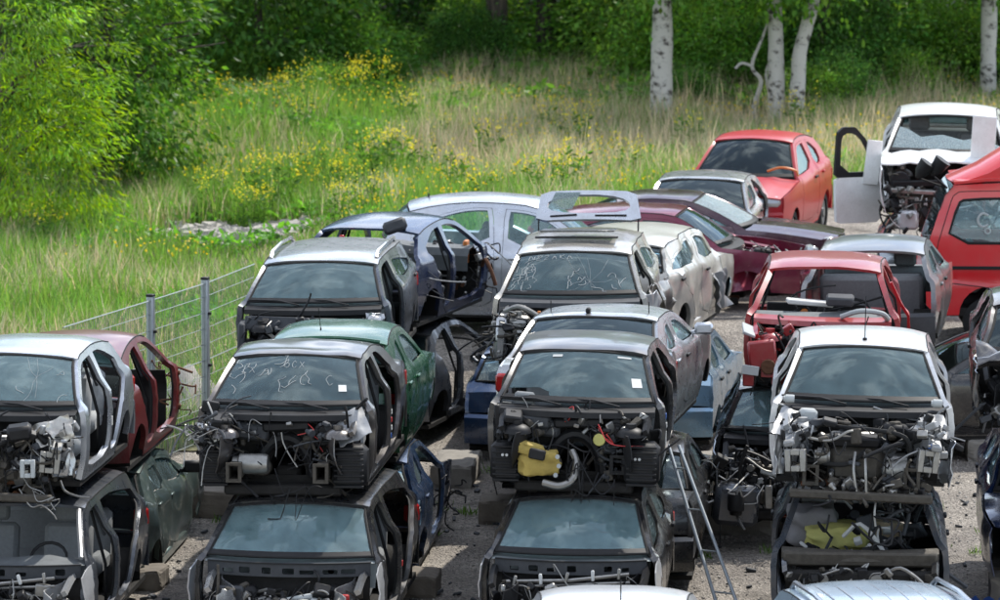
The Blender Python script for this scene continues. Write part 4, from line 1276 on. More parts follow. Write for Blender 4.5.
# third stack --------------------------------------------------------
c = Car('stacked_car', 'black saloon shell with yellow foam hanging in its gutted front', (.74, 41.1, 1.66), Y, 'sedan', 'graphite', GF, seed=13)
c.body(roof_mat='dark_grey')
c.screen('glass', cut=[(-.99, .24), (-.55, .27), (-.40, .20), (-.36, .05), (.99, .05), (.985, .98), (-.985, .98)]); c.interior(); c.tail()
c.bay_wells('plastic', 'plastic', .34)
c.components([('foam_block', 'yellow_foam', 'lump', (-.33, -.40, .19), (.36, .2, .22), (4, -6, 4)), ('foam_block', 'yellow_foam', 'lump', (-.42, -.42, .33), (.24, .16, .12), (0, 14, 0)), ('control_unit', 'plastic', 'box', (-.34, -.54, .30), (.16, .06, .10), (0, 10, 0)),
              ('instrument_box', 'plastic_grey', 'box', (-.42, -.16, .56), (.36, .16, .14), (0, 0, 0)), ('cap', 'yellow_bag', 'cyl', (.24, -.30, .42), (.06, .06, .06), (90, 0, 0)),
              ('pillar', 'plastic', 'box', (-.76, -.12, .52), (.06, .06, .36), (0, -4, 0)), ('headrest', 'seat_cloth', 'box', (-.52, .05, .72), (.20, .10, .17), (0, 3, 0))])
for dx, dz in ((.0, .10), (.03, .19), (.015, .28)):
    MB().cyl((-.16 + dx, -.525, dz), .022, .02, 'y', 10).build('bolt', 'chalk', c.root)
MB().tube(catmull([(-.28, -.50, .02), (-.12, -.54, .0), (.0, -.50, .06), (.03, -.40, .20), (-.02, -.3, .30)], 6), .035, 8).build('bent_pipe', 'alloy', c.root)
c.cables(12, ((.05, .30), (-.5, -.3), (-.2, .35)), 'plastic', (.005, .009), .30, 'dangling_wire')
c.cables(2, ((.2, .6), (-.4, -.25), (.35, .6)), 'red_plastic', (.004, .006), .12, 'red_cable')
for xx in (.60, .64, -.68, -.64): MB().cyl((xx, -.46, .27), .014, .02, 'y', 8).build('bolt', 'paper', c.root)
sticker(c, .76, .30, .14, .17); sticker(c, -.48, .84, .16, .05, 'chalk'); sticker(c, .58, .86, .22, .04, 'chalk')
for z, m_, dz in ((.62, 'blue_plastic', .05), (.53, 'paper', .05), (.40, 'paper', .14)): side_label(c, 1, .02, z, .06, dz, m_)
side_label(c, -1, .0, .6, .05, .08, 'paper')
c = Car('stacked_car', 'black hatchback with exposed wiper linkage under the black saloon shell', (.68, 40.1, .32), Y, 'hatch', 'black', GF, seed=14, scale=1.03)
c.body(doors=('', 'FR')); c.screen('glass', v0=.05); c.interior(dash='dash_dust', rear_seat=False); c.tail(glass_mat='glass_clear')
c.bay_slam('plastic'); c.fender(1, -.50, 'white_silver', .03); c.fender(-1, -.35, 'pale_silver', .02)
badge = empty('badge_dummy'); bpy.data.objects.remove(badge)
bc = Vector((.12, 2.30, .90)); q = MB()
q.tube([bc + Vector((.075 * math.cos(a), 0, .075 * math.sin(a))) for a in np.linspace(0, 2 * math.pi, 20)[:-1]], .010, 6, closed=True)
q.tube([bc + Vector((-.035, 0, .055)), bc + Vector((0, 0, .01)), bc + Vector((.035, 0, .055))], .008, 5)
q.tube([bc + Vector((-.065, 0, .03)), bc + Vector((-.03, 0, -.055)), bc + Vector((0, 0, .0)), bc + Vector((.03, 0, -.055)), bc + Vector((.065, 0, .03))], .008, 5)
q.build('badge', 'plastic', c.root)
c.components([('tailgate_lining', 'dash_dust', 'box', (.12, 2.36, .88), (1.0, .03, .34), (0, 0, 0)), ('paper_sheet', 'paper', 'box', (.30, .18, .745), (.26, .12, .012), (0, 4, 12)), ('loose_trim', 'turquoise', 'box', (-.5, .12, .76), (.10, .06, .03), (0, 0, 20))])
MB().tube(catmull([(-.12, -.03, .76), (.0, .05, .79), (.05, .1, .80)], 4), .006, 4).build('wiper', 'plastic', c.root)
c = Car('stacked_car', 'silver saloon with roof aerial and pale door mirror behind black saloon shell', (1.36, 46.7, 1.56), 180 - 11, 'flatsedan', 'silver', GB, seed=15)
c.body(doors=('FR', 'FR')); c.tail(glass_mat='glass_clear'); c.interior(wheel=False); c.fender(-1); c.fender(1); c.screen('glass_clear'); c.bonnet(); c.front('plastic_grey'); c.mirror(-1, None, 'pale_silver')
rp = c.roofpt(.12, 1.75)
MB().box(rp + Vector((0, 0, .03)), (.05, .09, .06), None, .02).build('aerial', 'plastic', c.root)
for sg in (-.8, .8): MB().tube([c.roofpt(sg, 1.5), c.roofpt(sg, 1.5) + Vector((0, 0, .12))], .006, 5).build('rack_stud', 'plastic', c.root)
c = Car('stacked_car', 'dark grey wreck under silver saloon with roof aerial', (1.48, 46.7, .16), 180 + Y, 'sedan', 'graphite', GB, seed=16)
c.body(doors=('FR', 'FR')); c.fender(-1); c.tail(False); c.screen('glass_dark'); c.bonnet()

# row three, middle
c = Car('stacked_car', 'beige silver estate with raised empty tailgate frame and open sunroof', (.81, 48.2, 1.76), Y, 'wagon', 'champagne', GB, seed=17, crumple=.02)
c.door_col = 'champagne'
c.body(doors=('', 'R')); c.screen('glass_dusty'); c.interior(cloth='seat_grey', dash='dash_dust')
c.firewall('plastic_grey', False); c.scuttle('plastic_grey', False); c.aprons('alloy', .5, True, .62, .06); c.rails(.45, 'alloy')
c.components([('battery', 'plastic_grey', 'box', (.15, -.30, .50), (.7, .20, .16), (0, 0, 0)), ('wing_remains', 'silver', 'box', (-.78, -.35, .32), (.12, .40, .50), (0, 5, 8)), ('pump', 'alloy', 'cyl', (-.55, -.42, .42), (.10, .08, .14), (90, 0, 0)), ('strap', 'orange_plastic', 'box', (-.33, -.36, .55), (.04, .03, .14), (0, 0, 0)), ('shroud', 'plastic', 'box', (.50, -.28, .62), (.14, .14, .14), (0, 10, 0)), ('tray', 'plastic', 'box', (-.1, -.42, .30), (1.2, .10, .3), (0, 0, 0)),
              ('sunroof_panel', 'graphite', 'box', (0, 1.35, 1.325), (.86, .62, .02), (R(0) - 5, 0, 0)), ('sunroof_frame', 'plastic', 'box', (0, 1.02, 1.285), (.96, .10, .02), (-3, 0, 0))])
for k in range(9): MB().box((.05 + (k - 4) * .085, -.415, .50), (.012, .02, .15)).build('battery_rib', 'alloy', c.root)
MB().tube(catmull([(-.72, -.40, .62), (-.55, -.44, .68), (-.35, -.42, .58), (-.30, -.40, .50)], 6), .028, 8).build('hose', 'alloy', c.root)
c.cables(10, ((-.75, .3), (-.5, -.35), (.2, .55)), 'plastic', (.005, .01), .12); c.clutter(40, ((-.84, -.4), (-.55, -.25), (.05, .6)), ('plastic', 'alloy', 'engine_grime'), .07); c.torn('torn_wing', 'white_silver', (.90, .2, .40), (.50, .7), (4, 0, 72), .09, 4); c.torn('torn_wing', 'champagne', (.92, .75, .45), (.5, .6), (0, 4, 95), .10, 5)
cracks(c, .3, .3, 9, .5, 7); chalk_text(c, 'NZZAKA', -.80, .80, .14, .10, 9, .0028, .12); chalk_scribble(c, 26, (-.95, -.62, .2, .75), 12, .0025); chalk_scribble(c, 10, (-.1, .8, .12, .45), 14, .0035)
# tailgate frame standing up from the rear roof edge
tg = MB(); hy, hz = 2.92, 1.20
out = [(-.64, .0), (.64, .0), (.57, .46), (-.57, .46)]
hole = chaikin([(-.52, .10), (.52, .10), (.47, .39), (-.47, .39)], 2)
tgp = panel(chaikin(out, 1, .1), [hole], lambda x, v: (x, hy - .03 + v * .35, hz + .05 + v * .72 + .02 * (1 - (x / .6) ** 2)), .075, .07)
tgo = tgp.build('tailgate', 'pale_silver', c.root)
MB().tube([(-.46, hy - .02, hz + .105), (-.14, hy - .02, hz + .125)], .010, 5).build('wiper', 'plastic', tgo)
MB().tube([(.08, hy - .02, hz + .115), (.46, hy - .02, hz + .115)], .010, 5).build('wiper', 'plastic', tgo)
for sg in (-1, 1): MB().tube([(sg * .60, hy - .10, hz - .15), (sg * .60, hy + .10, hz + .22)], .010, 5).build('gas_strut', 'plastic', c.root)
MB().grid([[(-.50 + .3 * i + .1 * j, hy + .05 + .05 * j, hz + .18 + .2 * j + .0 * i) for i in (0, .5, 1)] for j in (0, 1)]).solid(.01).build('crazed_glass', 'glass_crazed', tgo)
c.torn('torn_door', 'champagne', (1.0, 1.5, .38), (.7, .66), (4, 0, 84), .12, 8)
c = Car('stacked_car', 'black car body buried under beige silver estate', (.80, 48.3, .30), Y, 'hatch', 'black', GB, seed=18)
c.body(doors=('FR', 'FR')); c.fender(1); c.fender(-1); c.screen('glass_dark'); c.bonnet()
c = Car('stacked_car', 'cream silver estate with crushed side and grey bumper behind beige estate', (2.02, 54.9, 1.44), 180 - 13, 'wagon', 'cream', GB, seed=19, crumple=.07)
c.body(doors=('FR', 'R')); c.tail(False); c.fender(-1, None, 'cream', .05); c.fender(1); c.bonnet(); c.front('plastic_grey'); c.screen('glass_clear'); c.interior(wheel=False)
c.torn('torn_door', 'mid_silver', (-.93, .55, .34), (.5, .5), (3, 8, 84), .06, 9)
c = Car('stacked_car', 'sky blue car with grey arch trim under cream silver estate', (2.22, 54.6, .20), 180 + Y - 4, 'hatch', 'skyblue', GB, seed=20)
c.body(doors=('FR', 'FR')); c.fender(-1); c.fender(1); c.tail(False); c.bonnet(); c.front('skyblue'); c.screen('glass_dark')

c = Car('stacked_car', 'dark blue low car body between the grey shell and sky blue car', (.62, 54.2, .16), 180 + Y, 'hatch', 'midblue', GB, seed=40)
c.body(doors=('FR', 'FR')); c.tail(False); c.fender(-1); c.fender(1); c.bonnet(); c.screen('glass_dark')

# cars parked across at the back -------------------------------------
def on_wheels(c):
    for f in (True, False):
        for sg in (-1, 1): c.wheel(f, sg)
GP = 'whole cars parked behind the stacks'
c = Car('parked_car', 'silver people carrier parked side on behind navy blue shell', (1.36, 57.7, 1.11), 90 - 3, 'mpv', 'pale_silver', GP, cat='car', seed=21, scale=1.06)
c.mirrors = False
c.body(doors=('FR', 'FR')); c.tail(glass_mat='glass'); c.screen('glass'); c.bonnet(); c.fender(-1); c.fender(1); c.front(); c.interior(); on_wheels(c)
MB().cyl((0, 2.2, 1.42), .012, .05).build('aerial', 'plastic', c.root)
c = Car('parked_car', 'maroon hatchback without bonnet, nose towards the red car wreck', (3.15, 59.7, 1.06), 90 - 10, 'hatch', 'maroon', GP, cat='car', seed=22)
c.body(doors=('FR', 'FR')); c.tail(); c.screen('glass_clear'); c.fender(-1); c.fender(1); c.front(); c.interior(); c.firewall('plastic', False); c.scuttle(); c.aprons('maroon', .8)
c.components([('engine_block', 'engine_grime', 'box', (0, -.55, .32), (.6, .5, .4), (0, 0, 0)), ('air_filter_box', 'plastic', 'box', (.35, -.5, .52), (.3, .25, .12), (0, 0, 8)), ('battery', 'plastic_grey', 'box', (-.4, -.6, .48), (.24, .2, .18), (0, 0, 0)), ('intake_manifold', 'alloy', 'cyl', (0, -.75, .50), (.07, .07, .5), (0, 90, 0)), ('coolant_tank', 'chalk', 'box', (-.45, -.3, .56), (.15, .15, .1), (0, 0, 0))])
c.cables(24, ((-.6, .6), (-.95, -.25), (.4, .62)), 'alloy', (.006, .012), .06, 'bare_wire'); c.cables(20, ((-.6, .6), (-.95, -.25), (.4, .64)), 'plastic', (.006, .012), .06)
c.wheel(False, 1); c.wheel(False, -1)
c = Car('parked_car', 'dark plum saloon with crazed windscreen beside the maroon hatchback', (3.62, 61.8, 1.07), 90 - 10, 'sedan', 'plum', GP, cat='car', seed=23)
c.body(doors=('FR', 'FR')); c.tail(); c.screen('glass_crazed'); c.bonnet(); c.fender(-1); c.fender(1); c.front(); c.interior(); on_wheels(c)
c = Car('parked_car', 'silver coupe with dark windscreen in front of the bright red hatchback', (2.90, 63.2, 1.06), Y - 4, 'sedan', 'silver', GP, cat='car', seed=24)
c.body(doors=('F', 'F')); c.tail(); c.screen('glass_dark'); c.bonnet(); c.fender(-1); c.fender(1); c.front(); c.interior(); on_wheels(c)
c = Car('parked_car', 'bright red hatchback with an orange cable at its windscreen', (3.82, 66.6, 1.12), Y - 9, 'small', 'red', GP, cat='car', seed=25, scale=1.12)
c.body(doors=('FR', 'FR')); c.tail(); c.screen('glass_dark'); c.bonnet(); c.fender(-1); c.fender(1); c.front(); c.interior(); on_wheels(c)
MB().tube(catmull([(.35, -.12, .86), (.55, -.16, .92), (.74, -.12, .88), (.78, -.1, .80)], 5), .018, 5).build('orange_cable', 'orange_plastic', c.root)

# right-hand stack ----------------------------------------------------
c = Car('stacked_car', 'white car shell with roof aerial and cluttered engine bay', (3.51, 41.15, 1.62), Y + 1, 'hatch', 'white_silver', GF, seed=26, scale=1.05)
c.p['mids'] = c.p['mids']
c.body(); c.screen('glass'); c.interior(dash='dash'); c.tail(); c.bay_full('mid_silver')
ap = c.roofpt(.02, .74)
MB().cyl(ap + Vector((0, -.02, .01)), .022, .03, 'z', 8).tube([ap + Vector((0, -.02, .02)), ap + Vector((0, .14, .40))], .005, 5).build('aerial', 'plastic', c.root)
c.components([('relay_box', 'plastic', 'box', (-.30, -.5, .60), (.14, .12, .06), (10, 12, 0)), ('hinge', 'chalk', 'cyl', (-.68, -.12, .75), (.04, .04, .1), (0, 90, 0)), ('hinge', 'chalk', 'cyl', (.68, -.12, .75), (.04, .04, .1), (0, 90, 0)), ('connector', 'blue_plastic', 'box', (.62, -.72, .44), (.05, .04, .04), (0, 0, 0)), ('hanging_hinge_arm', 'plastic', 'box', (.84, -.40, .42), (.20, .05, .05), (0, 30, 0))])
c.torn('torn_wing', 'mid_silver', (-.66, -.40, .58), (.26, .44), (-66, 10, -8), .03, 3); c.torn('torn_wing', 'mid_silver', (.66, -.42, .58), (.22, .40), (-66, -8, 6), .03, 4); c.torn('inner_panel', 'white_silver', (-.76, -.45, .30), (.10, .40), (0, 0, 55), .03, 6); c.torn('inner_panel', 'pale_silver', (.78, -.40, .25), (.34, .42), (0, 0, -75), .03, 6)
c.clutter(26, ((-.3, .5), (-.84, -.6), (-.05, .12)), ('plastic', 'engine_grime', 'alloy'), .06)
c = Car('stacked_car', 'dark car body without windscreen, yellow sacks inside, under white shell', (3.45, 40.35, .38), Y + 1, 'hatch', 'slate', GF, seed=27, scale=1.02)
c.body(doors=('R', 'FR'), roof_mat='white_silver'); c.tail(glass_mat=None); c.scuttle('engine_grime', False); c.firewall('underseal', False); c.aprons('graphite', .5, False, .6, .05); c.clutter(40, ((-.7, .7), (-.5, -.2), (.2, .56)), ('plastic', 'engine_grime', 'alloy'), .06); c.clutter(26, ((-.6, .6), (.3, 1.6), (.55, .8)), ('plastic', 'plastic_grey', 'headliner'), .10)
c.components([('scuttle_beam', 'engine_grime', 'box', (0, -.22, .64), (1.44, .10, .14), (6, 0, 0)), ('scuttle_beam', 'underseal', 'box', (0, -.30, .48), (1.40, .12, .12), (0, 0, 0)), ('seat_back', 'white_silver', 'box', (.05, 2.1, .95), (1.25, .08, .40), (0, 0, 0)),
              ('clamp', 'alloy', 'cyl', (-.35, -.34, .46), (.06, .06, .05), (90, 0, 0)), ('clamp', 'alloy', 'cyl', (.15, -.36, .46), (.06, .06, .05), (90, 0, 0))])
c.cables(8, ((-.5, .5), (-.3, .3), (.75, 1.2)), 'plastic', (.008, .014), .2)
FX = c
for nm, m_, loc, d, rt, lb in (('sack', 'yellow_bag', (3.30, 41.2, 1.05), (.52, .40, .22), (8, 4, -8), 'yellow sack slumped inside the open wreck under white shell'), ('sack', 'tarp_grey', (3.06, 41.4, 1.12), (.40, .36, .34), (4, -10, 12), 'grey sack beside the yellow sack in the open wreck'), ('carton', 'cardboard', (3.72, 41.5, 1.03), (.42, .34, .26), (0, 6, 10), 'brown carton beside the yellow sack in the open wreck')):
    if nm == 'sack':
        bm = bmesh.new(); bmesh.ops.create_cube(bm, size=1); bmesh.ops.subdivide_edges(bm, edges=bm.edges[:], cuts=7, use_grid_fill=True)
        for v in bm.verts:
            q = v.co.lerp(v.co.normalized() * .62, .45); w3 = Vector(loc) * 3
            q = q + Vector((noise.noise(q * 3 + w3), noise.noise(q * 3.3 + w3), noise.noise(q * 4 + w3))) * .14
            v.co = Vector((q.x * d[0] * 1.15, q.y * d[1] * 1.15, q.z * d[2] * 1.1))
        me = bpy.data.meshes.new(nm); bm.to_mesh(me); bm.free(); me.materials.append(M[m_]); me.polygons.foreach_set('use_smooth', [True] * len(me.polygons))
        o = bpy.data.objects.new(nm, me); COL.objects.link(o); tag(o, lb, nm)
    else:
        o = tag(MB().box((0, 0, 0), d, [R(a) for a in rt], .01).build(nm, m_), lb, nm)
    o.location = loc
c = Car('stacked_car', 'faded red car shell without glass, steering gear showing, behind white shell', (3.60, 47.5, 1.64), Y, 'hatch', 'dullred', GB, seed=28, scale=1.04)
c.body(); c.interior(False, 'dash', True, rear_seat=False); c.tail(False, None, False); c.firewall(tunnel=False, top=.60); c.scuttle('dullred', False); c.aprons('dullred', .62, True, .6, .06); c.rails(.72, 'dullred', .55, .22)
c.components([('headlight_panel', 'dullred', 'box', (-.62, -.66, .36), (.30, .10, .30), (0, -8, 6)), ('headlight_panel', 'rusty', 'cyl', (-.55, -.73, .24), (.08, .08, .06), (90, 0, 0)), ('wing_remains', 'chalk', 'box', (-.78, -.42, .58), (.14, .34, .03), (10, 22, 8)), ('tow_bracket', 'dullred', 'box', (-.76, -.70, .10), (.12, .06, .16), (0, 0, 0)), ('servo', 'plastic', 'cyl', (-.34, -.18, .45), (.12, .12, .14), (90, 0, 0)), ('instrument_hood', 'plastic_grey', 'box', (.18, .12, .86), (.30, .20, .10), (8, 0, 0)), ('vent_panel', 'headliner', 'box', (-.15, .30, .80), (.5, .2, .05), (0, 4, 8)), ('seat_frame', 'plastic', 'box', (-.1, 1.7, .45), (1.1, .05, .3), (0, 0, 0)), ('radio', 'orange_plastic', 'box', (-.2, .3, .62), (.1, .1, .25), (0, 0, 0)),
              ('plate', 'paper', 'box', (-.74, -.76, .20), (.18, .02, .10), (0, 6, 0)), ('crossmember', 'rusty', 'box', (-.1, -.4, .12), (1.2, .12, .14), (0, 0, 0))])
c.cables(20, ((-.6, .6), (-.5, -.15), (.2, .6)), 'plastic', (.006, .012), .1); c.clutter(50, ((-.7, .7), (-.6, -.15), (.05, .6)), ('plastic', 'engine_grime', 'dullred'), .08); c.clutter(8, ((-.6, .6), (.2, .6), (.5, .7)), ('plastic', 'plastic_grey'), .10)
MB().tube(catmull([(.20, -.16, .72), (.40, -.26, .80), (.62, -.22, .78), (.70, -.1, .70)], 6), .03, 8).build('trim_arch', 'chalk', c.root)
c.side_panel('loose_pillar', [(.62, .10), (.40, .60), (.30, 1.05), (.38, 1.05), (.52, .62), (.76, .10)], [], 1, .03, 'red', .08, .10)
c = Car('stacked_car', 'dark teal car with hanging bumper under faded red shell', (3.22, 46.9, .42), Y, 'hatch', 'graphite', GB, seed=29, crumple=.03)
c.body(doors=('FR', 'FR')); c.fender(-1, None, 'slate', .05); c.screen('glass'); c.scuttle(); c.interior(); c.aprons('plastic_grey', .9); c.firewall('underseal', False); c.clutter(70, ((-.8, .4), (-1.1, -.3), (.05, .58)), ('plastic', 'engine_grime', 'alloy', 'plastic'), .08)
c.components([('bumper_shell', 'slate', 'box', (-.56, -1.05, .10), (.50, .28, .46), (0, 6, 10)), ('washer_bottle', 'plastic', 'cyl', (-.55, -1.22, .14), (.09, .08, .26), (0, 0, 0)), ('bracket', 'alloy', 'box', (-.20, -1.15, .20), (.08, .05, .26), (0, 0, 0)), ('bracket', 'chalk', 'box', (-.1, -1.05, .42), (.4, .06, .05), (0, 14, 0)), ('crossmember', 'underseal', 'box', (.1, -1.0, -.02), (1.3, .14, .12), (0, 0, 0))])
c.cables(18, ((-.8, .2), (-1.2, -.9), (.1, .55)), 'alloy', (.006, .012), .12, 'bare_wire')
c = Car('stacked_car', 'mid grey hatchback with red lorry reflection coloured into its wing behind faded red shell', (4.84, 53.4, 1.52), 180 + Y - 4, 'hatch', 'mid_grey', GB, seed=30, crumple=.015)
c.door_col = 'mid_grey'
c.body(doors=('FR', 'FR')); c.tail(False, None, False, 'plastic_grey'); c.interior(wheel=False); c.fender(-1, None, 'wing_reflection_red', .03); c.fender(1)  # left wing coloured red in place of the lorry's reflection
c = Car('stacked_car', 'white crashed car with crumpled bonnet, broken windscreen and open door', (6.34, 60.6, 2.10), Y - 1, 'hatch', 'white', GB, seed=32, scale=1.13)
c.body(doors=('', '')); c.screen('glass_crazed', cut=[(-.98, .03), (.98, .03), (.98, .20), (.62, .42), (.3, .34), (-.1, .46), (-.5, .40), (-.8, .62), (-.98, .70)]); c.interior(); c.tail(glass_mat='glass_clear')
c.bonnet(.035, y_end=-.75); c.fender(-1, -.95, None, .05); c.fender(1, -.95, None, .05); c.aprons('alloy', .8); c.firewall('underseal', False); c.rails(.9, 'alloy')
c.components([('bumper_beam', 'alloy', 'box', (-.05, -.95, .34), (1.25, .10, .06), (4, 2, 0)), ('grille_piece', 'plastic', 'box', (-.1, -.92, .46), (1.1, .05, .08), (10, -3, 0)), ('headlight_hole', 'plastic', 'cyl', (-.56, -.86, .46), (.13, .13, .1), (90, 0, 0)), ('radiator', 'engine_grime', 'box', (0, -.84, .10), (.9, .08, .42), (0, 0, 0)), ('door_panel', 'white', 'box', (-.92, -.25, .62), (.20, .03, .56), (0, 6, 20)), ('door_panel', 'white', 'box', (.45, -.55, .92), (.30, .03, .70), (4, 3, -8)), ('headlight', 'lamp_clear', 'box', (-.45, -.98, .0), (.26, .16, .24), (0, 0, 0))])
c.clutter(46, ((-.7, .7), (-1.1, -.6), (-.15, .40)), ('plastic', 'alloy', 'white', 'engine_grime'), .08); c.cables(10, ((-.6, .6), (-1.1, -.8), (-.1, .45)), 'plastic', (.006, .014), .12); c.cables(12, ((-.6, .6), (-1.1, -.8), (-.1, .45)), 'alloy', (.006, .014), .12, 'bare_wire')
# open door swung out
dm_ = lambda u, v: (-.86 - u * .86, -.10 - u * .50, v * 1.14 - .14)
lower = [(-.02, .0), (-.03, .50), (.63, .50), (.62, .25), (.60, .0)]
upper = [(-.01, .505), (.06, .62), (.20, .92), (.36, 1.06), (.53, 1.06), (.61, 1.0), (.64, .505)]
dh = chaikin([(.07, .56), (.22, .88), (.36, .99), (.52, .99), (.56, .90), (.56, .56)], 1)
do = panel(chaikin(lower, 1, .08), [], lambda u, v: tuple(Vector(dm_(u, v)) + Vector((0, -.03 * math.exp(-((v - .3) / .16) ** 2), 0))), .06, .08).build('open_door', 'white', c.root)
panel(chaikin(upper, 1, .08), [dh], dm_, .05, .08).build('window_frame', 'plastic', do)
MB().grid([[tuple(Vector(dm_(u, v)) + Vector((0, -.036, 0))) for u in np.linspace(.0, .6, 5)] for v in (.27, .31)]).solid(-.014).build('rub_strip', 'plastic', do)
MB().box(Vector(dm_(.52, .43)) + Vector((0, -.02, 0)), (.16, .03, .04), (0, 0, R(15)), .01).build('handle', 'plastic', do)
MB().box((-.84, -.08, .30), (.10, .10, .06), None, .01).box((-.84, -.08, .02), (.10, .10, .06), None, .01).build('hinge', 'plastic', do)
c = Car('stacked_car', 'crushed grey car body beneath the white crashed car', (6.24, 60.8, .93), Y, 'hatch', 'slate', GB, seed=33)
c.body(doors=('FR', 'FR')); c.fender(-1); c.fender(1); c.bonnet(.05)
c.root.scale = (1, 1, .86)

# right edge
c = Car('stacked_car', 'black wreck with torn bonnet overhanging the gravel beside white shell', (5.66, 43.1, 1.86), Y, 'hatch', 'black', GF, seed=34, crumple=.03)
c.body(doors=('F', 'F')); c.screen('glass_dark'); c.bonnet(.16, y_end=-.7); c.interior(); c.fender(-1, -.8, None, .08); c.firewall(); c.aprons('plastic', .7); c.tail()
c.clutter(40, ((-.8, .3), (-.8, -.3), (.1, .5)), ('plastic', 'plastic_grey', 'alloy'), .07)
c = Car('stacked_car', 'dark blue wreck under the black wreck with torn bonnet', (5.74, 43.0, .42), Y, 'hatch', 'navy', GF, seed=35, crumple=.04)
c.body(doors=('FR', 'FR')); c.screen('glass_dark'); c.fender(-1, None, None, .04); c.bonnet(.05); c.aprons('plastic', .7); c.firewall(tunnel=False)
c = Car('parked_car', 'black estate on blocks, crossways under the mid grey hatchback', (5.30, 52.5, .30), -90 + 6, 'wagon', 'black', cat='car', seed=36)
c.body(doors=('FR', 'FR')); c.tail(); c.screen('glass_dark'); c.fender(-1); c.fender(1); c.bonnet(); c.front(); c.interior()

# nearest roofs along the lower edge
c = Car('parked_car', 'white car with whip aerial, only its roof showing before the black hatchback', (.90, 33.8, .50), Y + 3, 'hatch', 'white_silver', cat='car', seed=37)
c.body(doors=('FR', 'FR')); c.screen('glass'); c.interior(); c.fender(-1); c.fender(1); c.bonnet(); c.tail(); c.front(); on_wheels(c)
ap = c.roofpt(.1, .85)
MB().cyl(ap + Vector((0, 0, .01)), .02, .03, 'z', 8).tube([ap, ap + Vector((.0, .04, .22))], .006, 5).build('aerial', 'plastic', c.root)
c = Car('parked_car', 'pale blue estate with roof rails and ribbed roof below white shell', (3.48, 33.4, .46), Y + 13, 'wagon', 'paleblue', cat='car', seed=38)
c.body(doors=('FR', 'FR')); c.screen('glass'); c.interior(); c.fender(-1); c.fender(1); c.bonnet(); c.tail(); c.front(); on_wheels(c)
for k in range(7):
    u = -.66 + .22 * k
    MB().tube([c.roofpt(u, y) + Vector((0, 0, -.002)) for y in np.linspace(.9, 2.6, 8)], .010, 5).build('roof_rib', 'pale_silver', c.root)
for sg in (-1, 1):
    MB().tube([c.roofpt(sg * .90, .8), c.roofpt(sg * .90, .9) + Vector((0, 0, .06)), c.roofpt(sg * .90, 1.8) + Vector((0, 0, .065)), c.roofpt(sg * .90, 2.6) + Vector((0, 0, .06)), c.roofpt(sg * .90, 2.75)], .022, 6).build('roof_rail', 'pale_silver', c.root)

# ------------------------------------------------------------------ red lorry cab
t = empty('lorry_cab', (5.58, 56.0, ground_z(7, 57) + .09), (0, 0, R(-3)), 'bright red lorry cab with roof wind deflector and writing on its side window', 'lorry')
t.scale = (.9, .9, .9)
# local: x towards the tail (right), y away, z up; near side at y = 0
W_, H_ = 1.9, 2.30
prof = [(.02, .35), (-.02, .95), (.05, 1.35), (.30, 2.12), (.42, 2.26), (2.0, 2.34), (2.0, .35)]
win_ = chaikin([(.33, 1.42), (.50, 2.0), (.60, 2.06), (1.55, 2.08), (1.60, 1.42)], 1)
arch_ = [(.95 + .42 * math.cos(a), .36 + .42 * math.sin(a)) for a in np.linspace(0, math.pi, 12)]
for sg, yy in ((1, 0), (-1, W_)):
    o2 = [(.02, .35), (-.02, .95), (.05, 1.35), (.30, 2.12), (.42, 2.26), (2.0, 2.34), (2.0, .35)] + arch_
    fn = (lambda x, z, yy=yy, sg=sg: (x, yy + sg * (.10 * smoothstep(1.35, 2.3, z) + .03 * math.exp(-((z - .9) / .03) ** 2)), z))
    panel(o2, [win_], fn, .05, .09, flip=sg < 0).build('cab_side', 'truckred', t)
    d_ = panel(win_, [], (lambda x, z, yy=yy, sg=sg: (x, yy + sg * (.02 + .10 * smoothstep(1.35, 2.3, z)), z)), .005, .2, flip=sg < 0)
    g_ = d_.build('side_window', 'glass', t)
    MB().tube([(x, yy + sg * (.0 + .10 * smoothstep(1.35, 2.3, z)), z) for x, z in win_], .022, 6, closed=True).build('window_seal', 'rubber', g_)
    if sg > 0:
        lt = MB()
        for st in STROKES['C']: lt.tube(catmull([(.78 + p[0] * .26, .01, 1.66 + p[1] * .20) for p in st], 4), .020, 5)
        lt.tube([(.93 + .04 * math.cos(a), .008, 1.60 + .04 * math.sin(a)) for a in np.linspace(0, 6.28, 10)[:-1]], .015, 5, closed=True)
        lt.build('window_writing', 'chalk', t)
dp = chaikin([(.16, .86), (.20, 1.38), (.42, 2.10), (.52, 2.17), (1.66, 2.19), (1.70, 1.2), (1.66, .82), (1.38, .72)], 1, .1)
cdo = panel(dp, [win_], lambda x, z: (x, -.007 + .10 * smoothstep(1.35, 2.3, z) + .03 * math.exp(-((z - .9) / .03) ** 2), z), .02, .09).build('door', 'truckred', t)
MB().tube([(x, -.003 + .10 * smoothstep(1.35, 2.3, z), z) for x, z in resample(dp, .1)], .007, 5, closed=True).build('door_seal', 'rubber', cdo)
MB().box((1.50, -.02, 1.22), (.18, .03, .05), None, .01).build('handle', 'plastic', cdo)
MB().box((.95, -.02, 1.06), (1.4, .02, .05), None, .008).build('rub_strip', 'plastic', cdo)
MB().grid([[(prof[i][0], y, prof[i][1]) for y in np.linspace(W_ - .02, .02, 8)] for i in (0, 1, 2)]).solid(.04).build('cab_front', 'truckred', t)
MB().grid([[(x, .10 + (W_ - .2) * k / 8, z) for k in range(9)] for x, z in ((.44, 2.27), (.9, 2.32), (2.0, 2.35))]).solid(.04).build('cab_roof', 'truckred', t)
MB().grid([[(prof[i][0] + .0, y, prof[i][1]) for y in np.linspace(W_ - .06, .06, 8)] for i in (2, 3, 4)]).solid(.01).build('windscreen', 'glass_dark', t)
